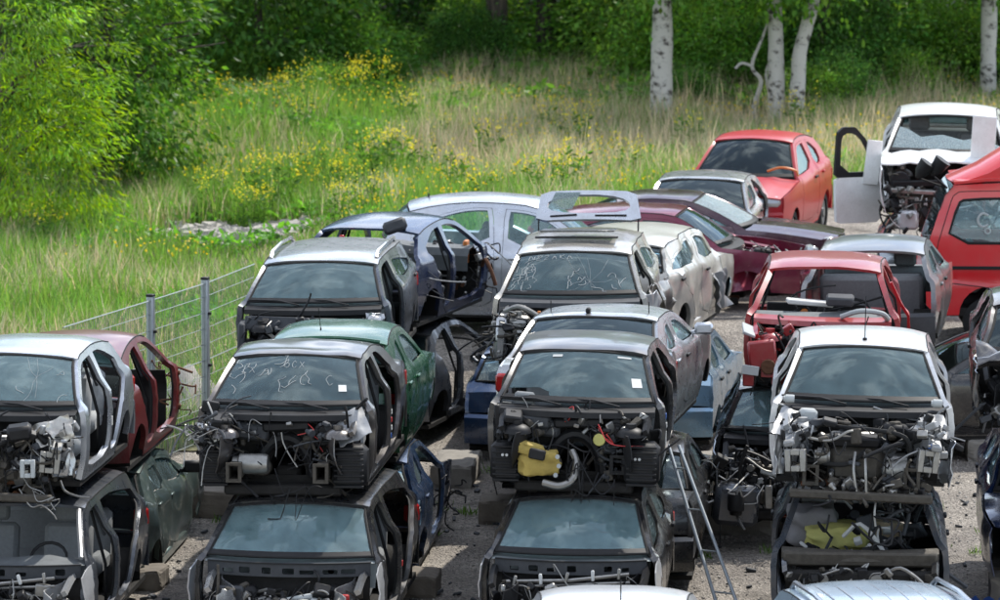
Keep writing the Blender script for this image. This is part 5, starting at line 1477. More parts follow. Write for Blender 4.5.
MB().box((1.98, W_ / 2, 1.3), (.05, W_ - .1, 1.9)).build('cab_back', 'truckred', t)
MB().box((1.0, W_ / 2, .40), (1.9, W_ - .1, .12)).build('cab_floor', 'underseal', t)
rows = []
for x, z in ((.36, 2.30), (.80, 2.50), (1.30, 2.82), (1.75, 3.02), (2.0, 3.06)):
    rows.append([(x + .25 * (abs(-1 + 2 * k / 10)) ** 3, .16 + (W_ - .32) * k / 10, z - .10 * abs(-1 + 2 * k / 10) ** 4) for k in range(11)])
MB().grid([list(reversed(r)) for r in rows]).solid(.03).build('wind_deflector', 'truckred', t)
for yy in (.16, W_ - .16):
    MB().add([(.55, yy, 2.30), (.95, yy, 2.44), (1.45, yy, 2.72), (1.9, yy, 2.93), (2.05, yy, 2.95), (2.05, yy, 2.34)], [(0, 1, 2, 3, 4, 5)]).solid(.02).build('deflector_side', 'truckred', t)
MB().box((.70, .55, 1.05), (.12, .5, .7), None, .03).box((.60, .55, .75), (.5, .5, .2), None, .05).build('seat', 'seat_cloth', t)
MB().box((.28, W_ / 2, 1.28), (.4, W_ - .2, .2), None, .05).build('dashboard', 'dash', t)
for xx, zz in ((-.10, 2.36), (.12, 2.40)):
    MB().tube([(xx, .25, zz), (xx + .06, .22, zz + .08), (xx + .16, .2, zz + .22)], [.03, .10, .13], 12).tube([(xx, .25, zz), (.35, .3, 2.2)], .015, 5).build('horn', 'plastic', t)
for yy in (.14, W_ - .14):
    MB().tube([(.95, yy - .12, .25), (.95, yy - .10, .25), (.95, yy + .10, .25), (.95, yy + .12, .25)], [.28, .36, .36, .28], 24).build('wheel', 'rubber', t)
MB().box((2.9, W_ / 2, .55), (1.9, .8, .2)).build('chassis', 'underseal', t)
MB().tube([(3.3, .16, .25), (3.3, W_ - .16, .25)], .36, 24).build('rear_axle', 'rubber', t)

# ------------------------------------------------------------------ blocks, ladder, fence, litter
def block(x, y, w_, d_, h_, mat, label, rz=0.0, z=None, name='concrete_block', cat='block'):
    bm = bmesh.new(); bmesh.ops.create_cube(bm, size=1)
    bmesh.ops.subdivide_edges(bm, edges=bm.edges[:], cuts=5, use_grid_fill=True)
    for v in bm.verts:
        p = Vector((v.co.x * w_, v.co.y * d_, (v.co.z + .5) * h_)); q = p + Vector((x, y, 0))
        e = (abs(v.co.x) > .49) + (abs(v.co.y) > .49) + (abs(v.co.z) > .49)
        k_ = .035 if e > 1 else .014
        v.co = p + Vector((noise.noise(q * 7), noise.noise(q * 7 + Vector((5, 0, 0))), noise.noise(q * 7 + Vector((0, 5, 0))) * (p.z > .01))) * k_ - Vector((v.co.x, v.co.y, (v.co.z - .0) if p.z > .01 else 0)) * (.03 if e > 1 else 0)
    me = bpy.data.meshes.new(name); bm.to_mesh(me); bm.free(); me.materials.append(M[mat])
    o = bpy.data.objects.new(name, me); COL.objects.link(o)
    o.location = (x, y, ground_z(x, y) if z is None else z); o.rotation_euler = (0, 0, R(rz))
    return tag(o, label, cat, 'blocks under the stacks')
block(-.52, 50.4, .5, 1.2, .28, 'concrete', 'brown concrete block under the grey car with empty door openings', -5)
block(-.02, 47.7, .42, .5, .28, 'timber', 'dark block under the black body buried below beige estate', -5)
block(1.30, 47.6, .55, .5, .30, 'timber', 'dark block on gravel below the torn side of the beige estate', -5)
block(2.25, 50.3, .75, 1.2, .28, 'concrete', 'long brown block before the sky blue car', -5)
block(2.62, 47.1, .85, .6, .34, 'concrete', 'brown block under the hanging bumper of the dark teal car', -5)
block(4.0, 47.2, .6, .6, .34, 'concrete', 'brown block under the far corner of the dark teal car', -5)
block(6.0, 51.9, .55, .5, .27, 'concrete', 'pale brown block under the black estate', -3)
block(7.6, 52.4, .62, .5, .28, 'concrete', 'pale brown block under the rear of the black estate', -3)
block(5.2, 42.6, .5, .6, .40, 'timber', 'dark timber block under the dark blue wreck', -5)
block(6.0, 43.9, .9, .6, .40, 'timber', 'dark timber block under the back of the dark blue wreck', -5)
block(-3.66, 43.9, .34, .5, .22, 'timber', 'dark timber block beside the grey green crumpled car', -8)
block(-.80, 43.6, .34, .6, .24, 'timber', 'dark timber block beside the dark blue wreck with lamp hole', -5)
block(-3.05, 48.0, 1.1, .4, .32, 'timber', 'low dark beam on gravel by the fence post', -8)
block(-2.2, 49.6, 1.2, 1.4, .22, 'timber', 'flat timber under the black body below grey estate', -5)

for x, y, h_ in ((-4.75, 40.7, .16), (-4.6, 42.4, .16), (-1.95, 40.5, .20), (-1.8, 42.3, .20), (.72, 40.5, .22), (.85, 42.0, .22), (3.46, 40.7, .26), (3.6, 42.2, .26), (.92, 34.4, .27), (1.0, 35.6, .27), (3.5, 34.0, .24), (3.3, 35.6, .24), (3.3, 48.4, .30), (5.0, 52.5, .22), (5.85, 44.8, .30)):
    block(x, y, 1.3, .22, h_, 'timber', 'dark squared timber laid crossways under a wreck', -5, name='timber_block', cat='timber')['group'] = 'timbers under the wrecks'

# ladder
def ladder():
    ld = empty('ladder', (2.36, 40.95, 0), (0, 0, 0), 'grey metal ladder leaning against the black saloon stack', 'ladder')
    o = Vector((2.36, 40.95, 0))
    A0 = Vector((2.24, 41.0, 0)) - o; A1 = Vector((1.70, 42.35, 1.72)) - o
    B0 = Vector((2.47, 40.85, 0)) - o; B1 = Vector((1.80, 42.2, 1.74)) - o
    A2 = A0 + (A1 - A0) * 1.02; B2 = B0 + (B1 - B0) * 1.02
    MB().tube([A0, A2], .018, 8).build('rail', 'galv', ld); MB().tube([B0, B2], .018, 8).build('rail', 'galv', ld)
    for k in range(5):
        f = .06 + .21 * k
        MB().tube([A0 + (A1 - A0) * f, B0 + (B1 - B0) * f], .009, 6).build('rung', 'galv', ld)
ladder()

# mesh fence
fe = empty('mesh_fence', (fence_x(46), 46, 0), (0, 0, 0), 'galvanised mesh fence with square posts along the meadow', 'fence')
fo = Vector((fence_x(46), 46, 0))
fys = [49.0, 51.4, 53.0, 54.5]
for k, y in enumerate(fys):
    x = fence_x(y); z = ground_z(x, y)
    p = Vector((x, y, z)) - fo
    if 0 < k < len(fys) - 1:
        po = MB().box(p + Vector((0, 0, 1.03)), (.085, .085, 2.10), (0, 0, R(-19)), .01).build('post', 'galv', fe)
        MB().box(p + Vector((0, 0, 2.09)), (.095, .095, .03), (0, 0, R(-19)), .008).build('cap', 'plastic', po)
        for zz in (.35, 1.0, 1.65):
            MB().box(p + Vector((.05, -.02, zz)), (.05, .05, .035), None, .005).build('clamp', 'plastic', po)
    if k < len(fys) - 1:
        y2 = fys[k + 1]; q_ = Vector((fence_x(y2), y2, ground_z(fence_x(y2), y2))) - fo
        b = MB(); n = int((q_ - p).length / .05)
        for i in range(n + 1):
            a = p + (q_ - p) * (i / n)
            b.tube([a + Vector((0, 0, .04)), a + Vector((0, 0, 2.03))], .0038, 3, False)
        for zz in np.arange(.06, 2.05, .2):
            b.tube([p + Vector((0, 0, zz)), q_ + Vector((0, 0, zz))], .006 if abs(zz - 1.06) > .05 and zz < 1.9 else .010, 4, False)
        b.tube([p + Vector((.012, 0, 2.03)), q_ + Vector((.012, 0, 2.03))], .009, 4, False)
        b.build('mesh_panel', 'wire_coat', fe, kind='stuff')

# grey sheet lying by the ladder, blue scraps on the gravel at right
def sheet(name, loc, size, mat, label, cat, amp, seed, rz=0):
    n = 14; rows = []
    for j in range(n + 1):
        rows.append([((i / n - .5) * size[0], (j / n - .5) * size[1], amp * (abs(noise.noise(Vector((i * .35, j * .35, seed)))) * 2 + .02) + .01) for i in range(n + 1)])
    o = MB().grid(rows).solid(.012).build(name, mat, None, 60)
    o.location = loc; o.rotation_euler = (0, 0, R(rz))
    return tag(o, label, cat)
sheet('plastic_sheet', (1.98, 37.6, .62), (.9, 1.3, 0), 'tarp_grey', 'grey crumpled sheet beside the ladder foot', 'sheet', .14, 2, 12)
MB()
sp = MB().box((0, 0, .3), (.7, 1.0, .6), None, .03).build('crate', 'timber'); sp.location = (1.98, 37.6, 0); tag(sp, 'dark crate under the grey crumpled sheet', 'crate')
sheet('blue_scrap', (4.72, 41.9, .01), (.6, 1.1, 0), 'blue_plastic', 'blue crumpled plastic scrap on gravel beside white shell stack', 'scrap', .22, 5, 30)
sheet('blue_scrap', (4.95, 40.9, .01), (.7, .5, 0), 'blue_plastic', 'flat blue scrap lying before the larger blue scrap', 'scrap', .12, 8, -20)

# ------------------------------------------------------------------ vegetation
NR = np.random.default_rng(7)

def quad_leaves(name, base, tip, wid, cols, mat, parent=None, kind=None, link=True):
    """one four-cornered leaf from each base to each tip"""
    n = len(base)
    d = tip - base
    L = np.linalg.norm(d, axis=1, keepdims=True) + 1e-9
    rnd = NR.normal(size=(n, 3))
    side = np.cross(d / L, rnd); side /= np.linalg.norm(side, axis=1, keepdims=True) + 1e-9
    mid = base + d * .45
    nrm = np.cross(d / L, side)
    P = np.empty((n, 4, 3), np.float32)
    P[:, 0] = base; P[:, 1] = mid + side * wid[:, None] / 2 + nrm * wid[:, None] * .15; P[:, 2] = tip; P[:, 3] = mid - side * wid[:, None] / 2 + nrm * wid[:, None] * .15
    me = bpy.data.meshes.new(name)
    me.vertices.add(n * 4); me.loops.add(n * 4); me.polygons.add(n)
    me.vertices.foreach_set('co', P.ravel())
    me.loops.foreach_set('vertex_index', np.arange(n * 4, dtype=np.int32))
    me.polygons.foreach_set('loop_start', np.arange(0, n * 4, 4, dtype=np.int32))
    me.polygons.foreach_set('loop_total', np.full(n, 4, np.int32))
    me.update()
    ca = me.color_attributes.new('Col', 'FLOAT_COLOR', 'POINT')
    C4 = np.ones((n, 4, 4), np.float32); C4[:, :, :3] = cols[:, None, :]
    ca.data.foreach_set('color', C4.ravel())
    me.materials.append(M[mat])
    if not link: return me
    o = bpy.data.objects.new(name, me); COL.objects.link(o)
    if parent: o.parent = parent
    if kind: o['kind'] = kind
    return o

def crown_data(n_clump, per, center, radii, clump_r, leaf, col, colvar=.3, shell=.55, droop=.5, flat=.5):
    u = NR.normal(size=(n_clump, 3)); u /= np.linalg.norm(u, axis=1, keepdims=True)
    r = (shell + (1 - shell) * NR.random(n_clump)) ** .8
    # uneven outline
    r *= 1 + .22 * np.sin(u[:, 0] * 5 + 1.3) * np.cos(u[:, 2] * 6 + .4)
    cc = np.array(center) + u * r[:, None] * np.array(radii)
    idx = np.repeat(np.arange(n_clump), per)
    cr_ = clump_r * (.6 + .8 * NR.random(n_clump))
    off = NR.normal(size=(len(idx), 3)) * np.array([1, 1, flat]) * cr_[idx][:, None] * .6
    base = cc[idx] + off
    out = u[idx] * .8 + off / (np.linalg.norm(off, axis=1, keepdims=True) + 1e-6) * .8 + NR.normal(size=base.shape) * .5
    out[:, 2] -= droop
    out /= np.linalg.norm(out, axis=1, keepdims=True)
    L = leaf[0] * (.6 + .8 * NR.random(len(idx)))
    tip = base + out * L[:, None]
    v = (1 + colvar * NR.normal(size=n_clump))[idx] * (1 + .18 * NR.normal(size=len(idx)))
    cols = np.clip(np.array(col)[None] * v[:, None], .004, .6)
    hue = NR.normal(size=len(idx)) * .12
    cols[:, 0] *= 1 + hue
    return base, tip, leaf[1] * (.7 + .6 * NR.random(len(idx))), cols, cc

def limbs(parent, h, r0, n, spread, mat, rng, lean=(0, 0), z0=.25, rise=.5, name='limb'):
    for k in range(n):
        f = z0 + (1 - z0) * rng.random()
        a = rng.uniform(0, 6.28); L = spread * rng.uniform(.5, 1.0)
        p0 = Vector((lean[0] * f, lean[1] * f, h * f))
        p1 = p0 + Vector((math.cos(a) * L * .5, math.sin(a) * L * .5, L * rise * .6))
        p2 = p0 + Vector((math.cos(a) * L, math.sin(a) * L, L * rise * .8 + rng.gauss(0, .1)))
        rr = r0 * (1 - f * .7) * .42
        MB().tube(catmull([p0, p1, p2], 4), [rr * (1 - .8 * i / 8) for i in range(9)], 6).build(name, mat, parent)

def trunk_tube(pts, radii, mat, parent, n=14, wob=.02, seed=0):
    c_ = catmull(pts, 7)
    rr = np.interp(np.linspace(0, len(radii) - 1, len(c_)), range(len(radii)), radii)
    b = MB().tube(c_, list(rr), n)
    b.v = [(p[0] + wob * noise.noise(Vector(p) * 2.2 + Vector((seed, 0, 0))), p[1] + wob * noise.noise(Vector(p) * 2.2 + Vector((0, seed, 9))), p[2]) for p in b.v]
    return b.build('trunk', mat, parent)

def tree(name, label, x, y, mat, pts, radii, crown=None, cat='tree', group=None, seed=0, nl=6, spread=1.6, rise=.5):
    x, y = x * (y - 5.3) / y, y - 5.3
    t_ = empty(name, (x, y, ground_z(x, y) - .05), (0, 0, 0), label, cat, group)
    trunk_tube([Vector(p) for p in pts], radii, mat, t_, seed=seed)
    h = pts[-1][2]
    limbs(t_, h, radii[0], nl, spread, mat, random.Random(seed), (pts[-1][0], pts[-1][1]), .35, rise)
    if crown is not None:
        o = bpy.data.objects.new('crown', crown); COL.objects.link(o); o.parent = t_
        o.rotation_euler = (0, 0, seed * 1.7)
    return t_

# bright tree at the left edge and the darker bush beside it
def leafy(name, label, x, y, specs, stem_h, stem_r, cat, n_limb, spread, seed, mat='leaf', group=None):
    t_ = empty(name, (x, y, ground_z(x, y) - .05), (0, 0, 0), label, cat, group)
    trunk_tube([(0, 0, 0), (.1, .05, stem_h * .5), (-.05, 0, stem_h)], [stem_r, stem_r * .7, stem_r * .3], 'dark_bark', t_, seed=seed)
    limbs(t_, stem_h, stem_r, n_limb, spread, 'dark_bark', random.Random(seed), (0, 0), .1, .7)
    D = [crown_data(*s_) for s_ in specs]
    quad_leaves('crown', np.concatenate([d[0] for d in D]), np.concatenate([d[1] for d in D]), np.concatenate([d[2] for d in D]), np.concatenate([d[3] for d in D]), mat, t_)
    return t_
leafy('leafy_tree', 'bright yellow green ash tree with drooping sprays at the meadow edge', -8.45, 70.5,
      [(250, 84, (0, 0, 3.9), (2.2, 1.7, 4.0), .40, (.135, .030), (.140, .265, .034), .34, .68, .75, .40),
       (60, 60, (.9, -.7, 1.6), (1.15, 1.0, 1.5), .40, (.16, .036), (.175, .295, .028), .22, .5, .75, .45)], 6.0, .16, 'tree', 22, 2.2, 3)
leafy('leafy_tree', 'dark green dense bushy tree behind the bright ash tree', -6.95, 75.0,
      [(280, 50, (0, 0, 2.9), (1.75, 1.7, 3.2), .45, (.16, .07), (.085, .19, .03), .28, .55, .6, .5)], 5.5, .15, 'tree', 26, 2.3, 5)
leafy('leafy_tree', 'mid green bushy tree where the meadow meets the wood', -9.3, 79.5,
      [(300, 46, (0, 0, 3.2), (2.6, 2.0, 3.4), .5, (.18, .08), (.085, .19, .03), .28, .55, .6, .5)], 5.5, .16, 'tree', 16, 2.3, 6)
leafy('leafy_tree', 'round leafy bush at the top of the grassy mound', -5.0, 87.0,
      [(260, 46, (0, 0, 1.9), (2.4, 1.8, 2.3), .5, (.18, .09), (.07, .165, .03), .28, .5, .6, .5)], 3.6, .12, 'bush', 14, 1.9, 8)

# templates shared by the wood
def tmpl(name, *a):
    d = crown_data(*a)
    return quad_leaves(name, d[0], d[1], d[2], d[3], 'leaf', link=False)
SHRUB = [tmpl('shrub_leaves', 200, 72, (0, 0, .95), (1.5, 1.3, 1.25), .45, (.105, .055), col, .32, .35, .5, .55)
         for col in ((.12, .265, .046), (.09, .21, .048), (.15, .295, .052))]
CANOPY = [tmpl('canopy_leaves', 140, 40, (0, 0, 6.8), (3.4, 3.2, 3.2), .75, (.26, .14), col, .3, .35, .5, .6) for col in ((.045, .105, .018), (.05, .115, .02))]
BIRCH = [tmpl('birch_leaves', 170, 44, (0, 0, 5.3), (2.2, 2.0, 3.1), .5, (.14, .09), (.10, .215, .03), .28, .35, .9, .7)]
rg = random.Random(11)
k = 0
for row_y, x0, x1, step, sc in ((84.5, -9.5, 13.5, 1.7, .50), (86.5, -9.5, 13.5, 1.8, .72), (89.5, -10, 13.5, 1.9, .95), (94.0, -11, 13.5, 2.0, 1.1), (98, -12.5, 14.5, 2.1, 1.25), (104, -13, 15, 2.5, 1.2), (110, -14, 16, 2.7, 1.35), (117, -15, 17, 2.9, 1.5), (125, -16, 18, 3.2, 1.7)):
    x = x0
    while x < x1:
        xx = x + rg.gauss(0, .4); yy = row_y + rg.gauss(0, .9); s_ = sc * rg.uniform(.75, 1.2)
        if -3.7 * yy / 98 < xx < 1.5 * yy / 98 and yy < 97.5: s_ *= .60
        if not ((row_y < 87 and rg.random() < .5) or any(abs(xx - tx * yy / 95) < .75 * s_ + .35 and 85 < yy < ty for tx, ty in ((-.07, 92), (1.0, 95)))):
            t_ = empty('wood_shrub', (xx, yy, ground_z(xx, yy) - .08), (0, 0, rg.uniform(0, 6.28)), ('mid green', 'dark bluish green', 'light yellowish green')[k % 3] + ' leafy shrub growing in the wood', 'shrub', ('mid green', 'dark bluish green', 'light green')[k % 3] + ' shrubs of the wood edge')
            t_.scale = (s_, s_, s_ * rg.uniform(.85, 1.15))
            o = bpy.data.objects.new('crown', SHRUB[k % 3]); COL.objects.link(o); o.parent = t_
            if k < 3:
                st = MB()
                st.tube([(0, 0, 0), (.05, 0, .5), (.2, .1, 1.1)], [.04, .03, .01], 6).tube([(0, 0, 0), (-.15, .05, .5), (-.4, .1, 1.0)], [.035, .025, .01], 6)
                so = st.build('stem', 'dark_bark', t_); 
                if k == 0: STEM = so.data
            else:
                so = bpy.data.objects.new('stem', STEM); COL.objects.link(so); so.parent = t_
            k += 1
        x += step
# birches and wood trees
tree('birch_tree', 'thick white birch trunk standing alone at the wood edge', 3.30, 87.5, 'birch_bark', [(0, 0, 0), (.02, 0, 2.5), (.10, 0, 5), (.1, 0, 9)], [.235, .19, .17, .11], BIRCH[0], seed=1)
tree('birch_tree', 'upright birch of the white pair by the dead stems', 5.70, 87.9, 'birch_bark', [(0, 0, 0), (-.03, 0, 1.8), (-.12, 0, 4), (-.1, 0, 9)], [.18, .155, .135, .08], BIRCH[0], seed=2)
tree('birch_tree', 'leaning crooked birch of the white pair by the dead stems', 6.06, 87.7, 'birch_bark', [(0, 0, 0), (.04, 0, .9), (.10, 0, 1.7), (.32, 0, 2.6), (.38, 0, 3.6), (.6, 0, 8)], [.155, .145, .135, .13, .115, .08], BIRCH[0], seed=3)
tree('birch_tree', 'slim pale birch trunk behind the white crashed car', 10.45, 91.5, 'birch_bark', [(0, 0, 0), (.0, 0, 2.5), (-.05, 0, 5), (.1, 0, 9)], [.17, .155, .14, .08], BIRCH[0], seed=4)
tree('birch_tree', 'slim greyish birch leaning near the slim pale birch', 10.2, 96.5, 'birch_bark', [(0, 0, 0), (-.1, 0, 2.5), (-.2, 0, 5), (-.1, 0, 9)], [.14, .13, .12, .06], BIRCH[0], seed=5)
wood = [(-.07, 97.8, .24), (1.06, 100.8, .22), (6.95, 92.5, .12), (-4.0, 99, .2), (-8.5, 97, .22), (-12.5, 92, .2), (4.2, 99, .16), (8.7, 98, .17), (12.6, 97, .2), (-2.6, 106, .22), (3.0, 108, .22), (7.2, 106, .2), (-7.4, 107, .22), (11.2, 108, .22), (-12, 106, .2), (5.2, 116, .25), (-5, 117, .25), (0.2, 118, .25), (10, 119, .25), (15.5, 101, .2), (-11, 116, .25), (15, 114, .25)]
for i, (x, y, r_) in enumerate(wood):
    tree('wood_tree', {0: 'thick dark brown trunk right of the white blossom', 1: 'dark brown trunk beside the low blossoming shrub', 2: 'thin dark trunk right of the birch pair'}.get(i, 'dark brown trunk with leafy crown rising deep in the wood'), x, y, 'dark_bark', [(0, 0, 0), (.05 * math.sin(i), 0, 2.5), (.12 * math.cos(i * 2), 0, 5), (.1, 0, 8.5)], [r_ * 1.1, r_, r_ * .85, r_ * .4], CANOPY[i % 2], group='trees of the wood', seed=i + 10, nl=5, spread=2.4)
# dead stems beside the pair
ds = empty('dead_sapling', (4.98, 82.8, ground_z(5.0, 82.8)), (0, 0, 0), 'bare twisted dead stems left of the birch pair', 'dead tree')
MB().tube(catmull([(0, 0, 0), (-.05, 0, .5), (.08, 0, 1.0), (-.10, 0, 1.3), (.12, 0, 1.9), (.35, 0, 2.6)], 4), [.06 - .002 * i for i in range(21)], 7).build('stem', 'birch_bark', ds)
MB().tube(catmull([(.22, .1, 0), (.26, .1, .6), (.18, .1, 1.1), (.24, .1, 1.4)], 4), [.04 - .002 * i for i in range(13)], 6).build('stem', 'birch_bark', ds)
MB().tube(catmull([(-.10, 0, 1.3), (-.3, 0, 1.35), (-.42, 0, 1.25)], 4), .03, 6).build('branch', 'birch_bark', ds)
# white blossom shrubs far in the wood
for x, y, s_, lb in ((-3.2, 98, 1.0, 'white blossoming shrub at the back, the widest one'), (-1.75, 98.5, .8, 'white blossoming shrub left of the thick dark trunk'), (.95, 100.5, .6, 'low white blossoming shrub between two dark trunks')):
    t_ = empty('blossom_shrub', (x, y, ground_z(x, y) + .2), (0, 0, 0), lb, 'shrub', 'white blossoming shrubs')
    d = crown_data(40, 26, (0, 0, .95), (1.1 * s_, .6, .25), .20, (.10, .09), (.50, .48, .46), .2, .3, 0, .7)
    quad_leaves('blossom', d[0], d[1], d[2], d[3], 'blossom', t_)
    d = crown_data(70, 40, (0, .3, .55), (1.3 * s_, .8, .7), .35, (.15, .08), (.04, .10, .02), .3, .3, .4, .6)
    quad_leaves('crown', d[0], d[1], d[2], d[3], 'leaf', t_)
    MB().tube([(0, 0, -.25), (.05, .1, .6)], .04, 6).build('stem', 'dark_bark', t_)

# ground cover -------------------------------------------------------
def grass_ok(x, y): return is_field(x, y) and ((x + 4.15) / 1.75) ** 2 + ((y - 70.3) / .95) ** 2 > 1 + .6 * noise.noise(Vector((x * 2, y * 2, 0)))
def scatter(n, y0, y1, test, power=1.0):
    out = []
    while sum(len(a) for a in out) < n:
        m = n * 2
        y = y0 + (y1 - y0) * NR.random(m) ** power
        x = (NR.random(m) * 2 - 1) * (y * .1175 + 1.2)
        k_ = np.fromiter((test(a, b) for a, b in zip(x, y)), bool, m)
        out.append(np.stack([x[k_], y[k_]], 1))
    return np.concatenate(out)[:n]
def zz(P): return np.fromiter((ground_z(a, b) for a, b in P), float, len(P))
def patch_noise(P, s, seed): return np.fromiter((noise.noise(Vector((a * s, b * s * .6, seed))) for a, b in P), float, len(P))

def grass(name, label, n, y0, y1, h, w, colfn, hfn=None, lean=.25, power=1.0, seedt=0):
    P = scatter(n, y0, y1, grass_ok, power)
    z = zz(P)
    base = np.column_stack([P, z])
    hh = h * (.55 + .9 * NR.random(n)) * (hfn(P) if hfn else 1)
    # low trampled grass before the rubble
    hh = hh * (1 - .68 * np.exp(-((P[:, 0] + 4.2) / 1.5) ** 4 - ((P[:, 1] - 67.6) / 2.6) ** 4))
    ln = NR.normal(size=(n, 2)) * lean
    d1 = np.column_stack([ln * .35, np.ones(n) * .62]); d2 = np.column_stack([ln, np.ones(n)])
    mid = base + d1 * hh[:, None]; tip = base + d2 * hh[:, None]
    ang = NR.random(n) * math.pi
    sd_ = np.column_stack([np.cos(ang), np.sin(ang), np.zeros(n)]) * (w * (.6 + .8 * NR.random(n)))[:, None]
    V = np.empty((n, 5, 3), np.float32)
    V[:, 0] = base - sd_ / 2; V[:, 1] = base + sd_ / 2; V[:, 2] = mid + sd_ * .4; V[:, 3] = mid - sd_ * .4; V[:, 4] = tip
    me = bpy.data.meshes.new(name)
    me.vertices.add(n * 5); me.loops.add(n * 7); me.polygons.add(n * 2)
    me.vertices.foreach_set('co', V.ravel())
    li = (np.arange(n)[:, None] * 5 + np.array([0, 1, 2, 3, 3, 2, 4])[None]).astype(np.int32)
    me.loops.foreach_set('vertex_index', li.ravel())
    ls = (np.arange(n)[:, None] * 7 + np.array([0, 4])[None]).astype(np.int32)
    me.polygons.foreach_set('loop_start', ls.ravel())
    me.polygons.foreach_set('loop_total', np.tile(np.array([4, 3], np.int32), n))
    me.update()
    c0 = colfn(P)
    C4 = np.ones((n, 5, 4), np.float32); C4[:, :, :3] = np.clip(c0, .004, .8)[:, None, :]
    ca = me.color_attributes.new('Col', 'FLOAT_COLOR', 'POINT'); ca.data.foreach_set('color', C4.ravel())
    me.materials.append(M['blade'])
    o = bpy.data.objects.new(name, me); COL.objects.link(o)
    return tag(o, label, 'grass', None, 'stuff')
def dryness(P):
    x, y = P[:, 0], P[:, 1]
    d = .09 + .66 * patch_noise(P, .55, 2.0)
    back = np.clip((y - 70.5) / 4, 0, 1) * np.clip((x + 2.5) / 2.5, 0, 1)
    d += .55 * back
    d += .18 * np.clip((67 - y) / 6, 0, 1) * np.clip((-3 - x) / 2, 0, 1)
    return np.clip(d, 0, 1)
def mixcol(P, g, s_, gain=1.0):
    n = len(P); d = dryness(P)
    k_ = (NR.random(n) < d * gain)
    v = 1 + .22 * NR.normal(size=n)
    c_ = np.where(k_[:, None], np.array(s_)[None], np.array(g)[None]) * v[:, None]
    c_[:, 0] *= 1 + .12 * NR.normal(size=n)
    return c_
grass('meadow_grass', 'tall green and straw coloured meadow grass beyond the fence', 170000, 47, 93, .50, .016, lambda P: mixcol(P, (.148, .275, .058), (.44, .40, .26)), lambda P: .75 + .5 * (patch_noise(P, .7, 5.0) + .5), power=.9)
grass('dry_grass', 'long dry seed stalks standing in the meadow', 26000, 47, 91, .85, .010, lambda P: np.array((.44, .375, .25))[None] * (1 + .2 * NR.normal(size=len(P)))[:, None] * np.array([1, 1, 1])[None], lambda P: .45 + .75 * dryness(P), .18)
# broad leaved weeds in the green patches
P = scatter(70000, 58, 95, lambda a, b: grass_ok(a, b) and noise.noise(Vector((a * .5, b * .35, 9.0))) > -.05, .8)
z = zz(P); n = len(P)
base = np.column_stack([P, z + .35 * NR.random(n) ** .7 * (.5 + (patch_noise(P, .6, 9.0) + .3))])
dr = NR.normal(size=(n, 3)); dr[:, 2] = np.abs(dr[:, 2]) * .5 + .1; dr /= np.linalg.norm(dr, axis=1, keepdims=True)
co = np.array((.11, .285, .045))[None] * (1 + .25 * NR.normal(size=n))[:, None]
o = quad_leaves('meadow_weeds', base, base + dr * (.16 * (.6 + .8 * NR.random(n)))[:, None], .06 * (.6 + .8 * NR.random(n)), np.clip(co, .004, .5), 'leaf', kind='stuff'); tag(o, 'broad green weeds between the grass', 'weeds')
# undergrowth in the wood
P = scatter(90000, 83.5, 122, lambda a, b: True); z = zz(P); n = len(P)
base = np.column_stack([P, z + .75 * NR.random(n) * (.5 + np.abs(patch_noise(P, .5, 4.0)))])
dr = NR.normal(size=(n, 3)); dr[:, 2] = np.abs(dr[:, 2]) * .5; dr /= np.linalg.norm(dr, axis=1, keepdims=True)
co = np.array((.105, .24, .042))[None] * (1 + .3 * NR.normal(size=n))[:, None]
o = quad_leaves('undergrowth', base, base + dr * (.22 * (.6 + .8 * NR.random(n)))[:, None], .10 * (.6 + .8 * NR.random(n)), np.clip(co, .004, .5), 'leaf', kind='stuff'); tag(o, 'low leafy undergrowth on the wood floor', 'undergrowth')

# yellow flowering plants
def flower_mesh(seed, n_st, rad):
    n = n_st; a = NR.random(n) * 6.28; r_ = rad * NR.random(n) ** .6
    foot = np.column_stack([np.cos(a) * r_ * .6, np.sin(a) * r_ * .6, np.zeros(n)])
    top = np.column_stack([np.cos(a) * r_, np.sin(a) * r_, .62 + .32 * NR.random(n)])
    stems = quad_leaves('stems', foot, top, np.full(n, .02), np.tile(np.array([[.08, .17, .03]]), (n, 1)), 'blade', link=False)
    m = n * 7; i = np.repeat(np.arange(n), 7)
    b0 = top[i] + NR.normal(size=(m, 3)) * np.array([.035, .035, .06])
    dr_ = NR.normal(size=(m, 3)); dr_ /= np.linalg.norm(dr_, axis=1, keepdims=True)
    cols = np.array([[.74, .66, .07]]) * (1 + .12 * NR.normal(size=m))[:, None]
    bl = quad_leaves('blossoms', b0, b0 + dr_ * .031, np.full(m, .031), np.clip(cols, 0, .85), 'blossom', link=False)
    m = n * 10; i = np.repeat(np.arange(n), 10); f = NR.random(m)[:, None]
    b1 = foot[i] + (top[i] - foot[i]) * f * .85
    dr_ = NR.normal(size=(m, 3)); dr_[:, 2] = np.abs(dr_[:, 2]) * .6; dr_ /= np.linalg.norm(dr_, axis=1, keepdims=True)
    cols = np.array([[.075, .165, .03]]) * (1 + .2 * NR.normal(size=m))[:, None]
    lv = quad_leaves('leaves', b1, b1 + dr_ * .13, np.full(m, .045), np.clip(cols, 0, .85), 'leaf', link=False)
    return stems, bl, lv
FLW = [flower_mesh(s_, n_, r_) for s_, n_, r_ in ((1, 20, .42), (2, 10, .30), (3, 32, .55))]
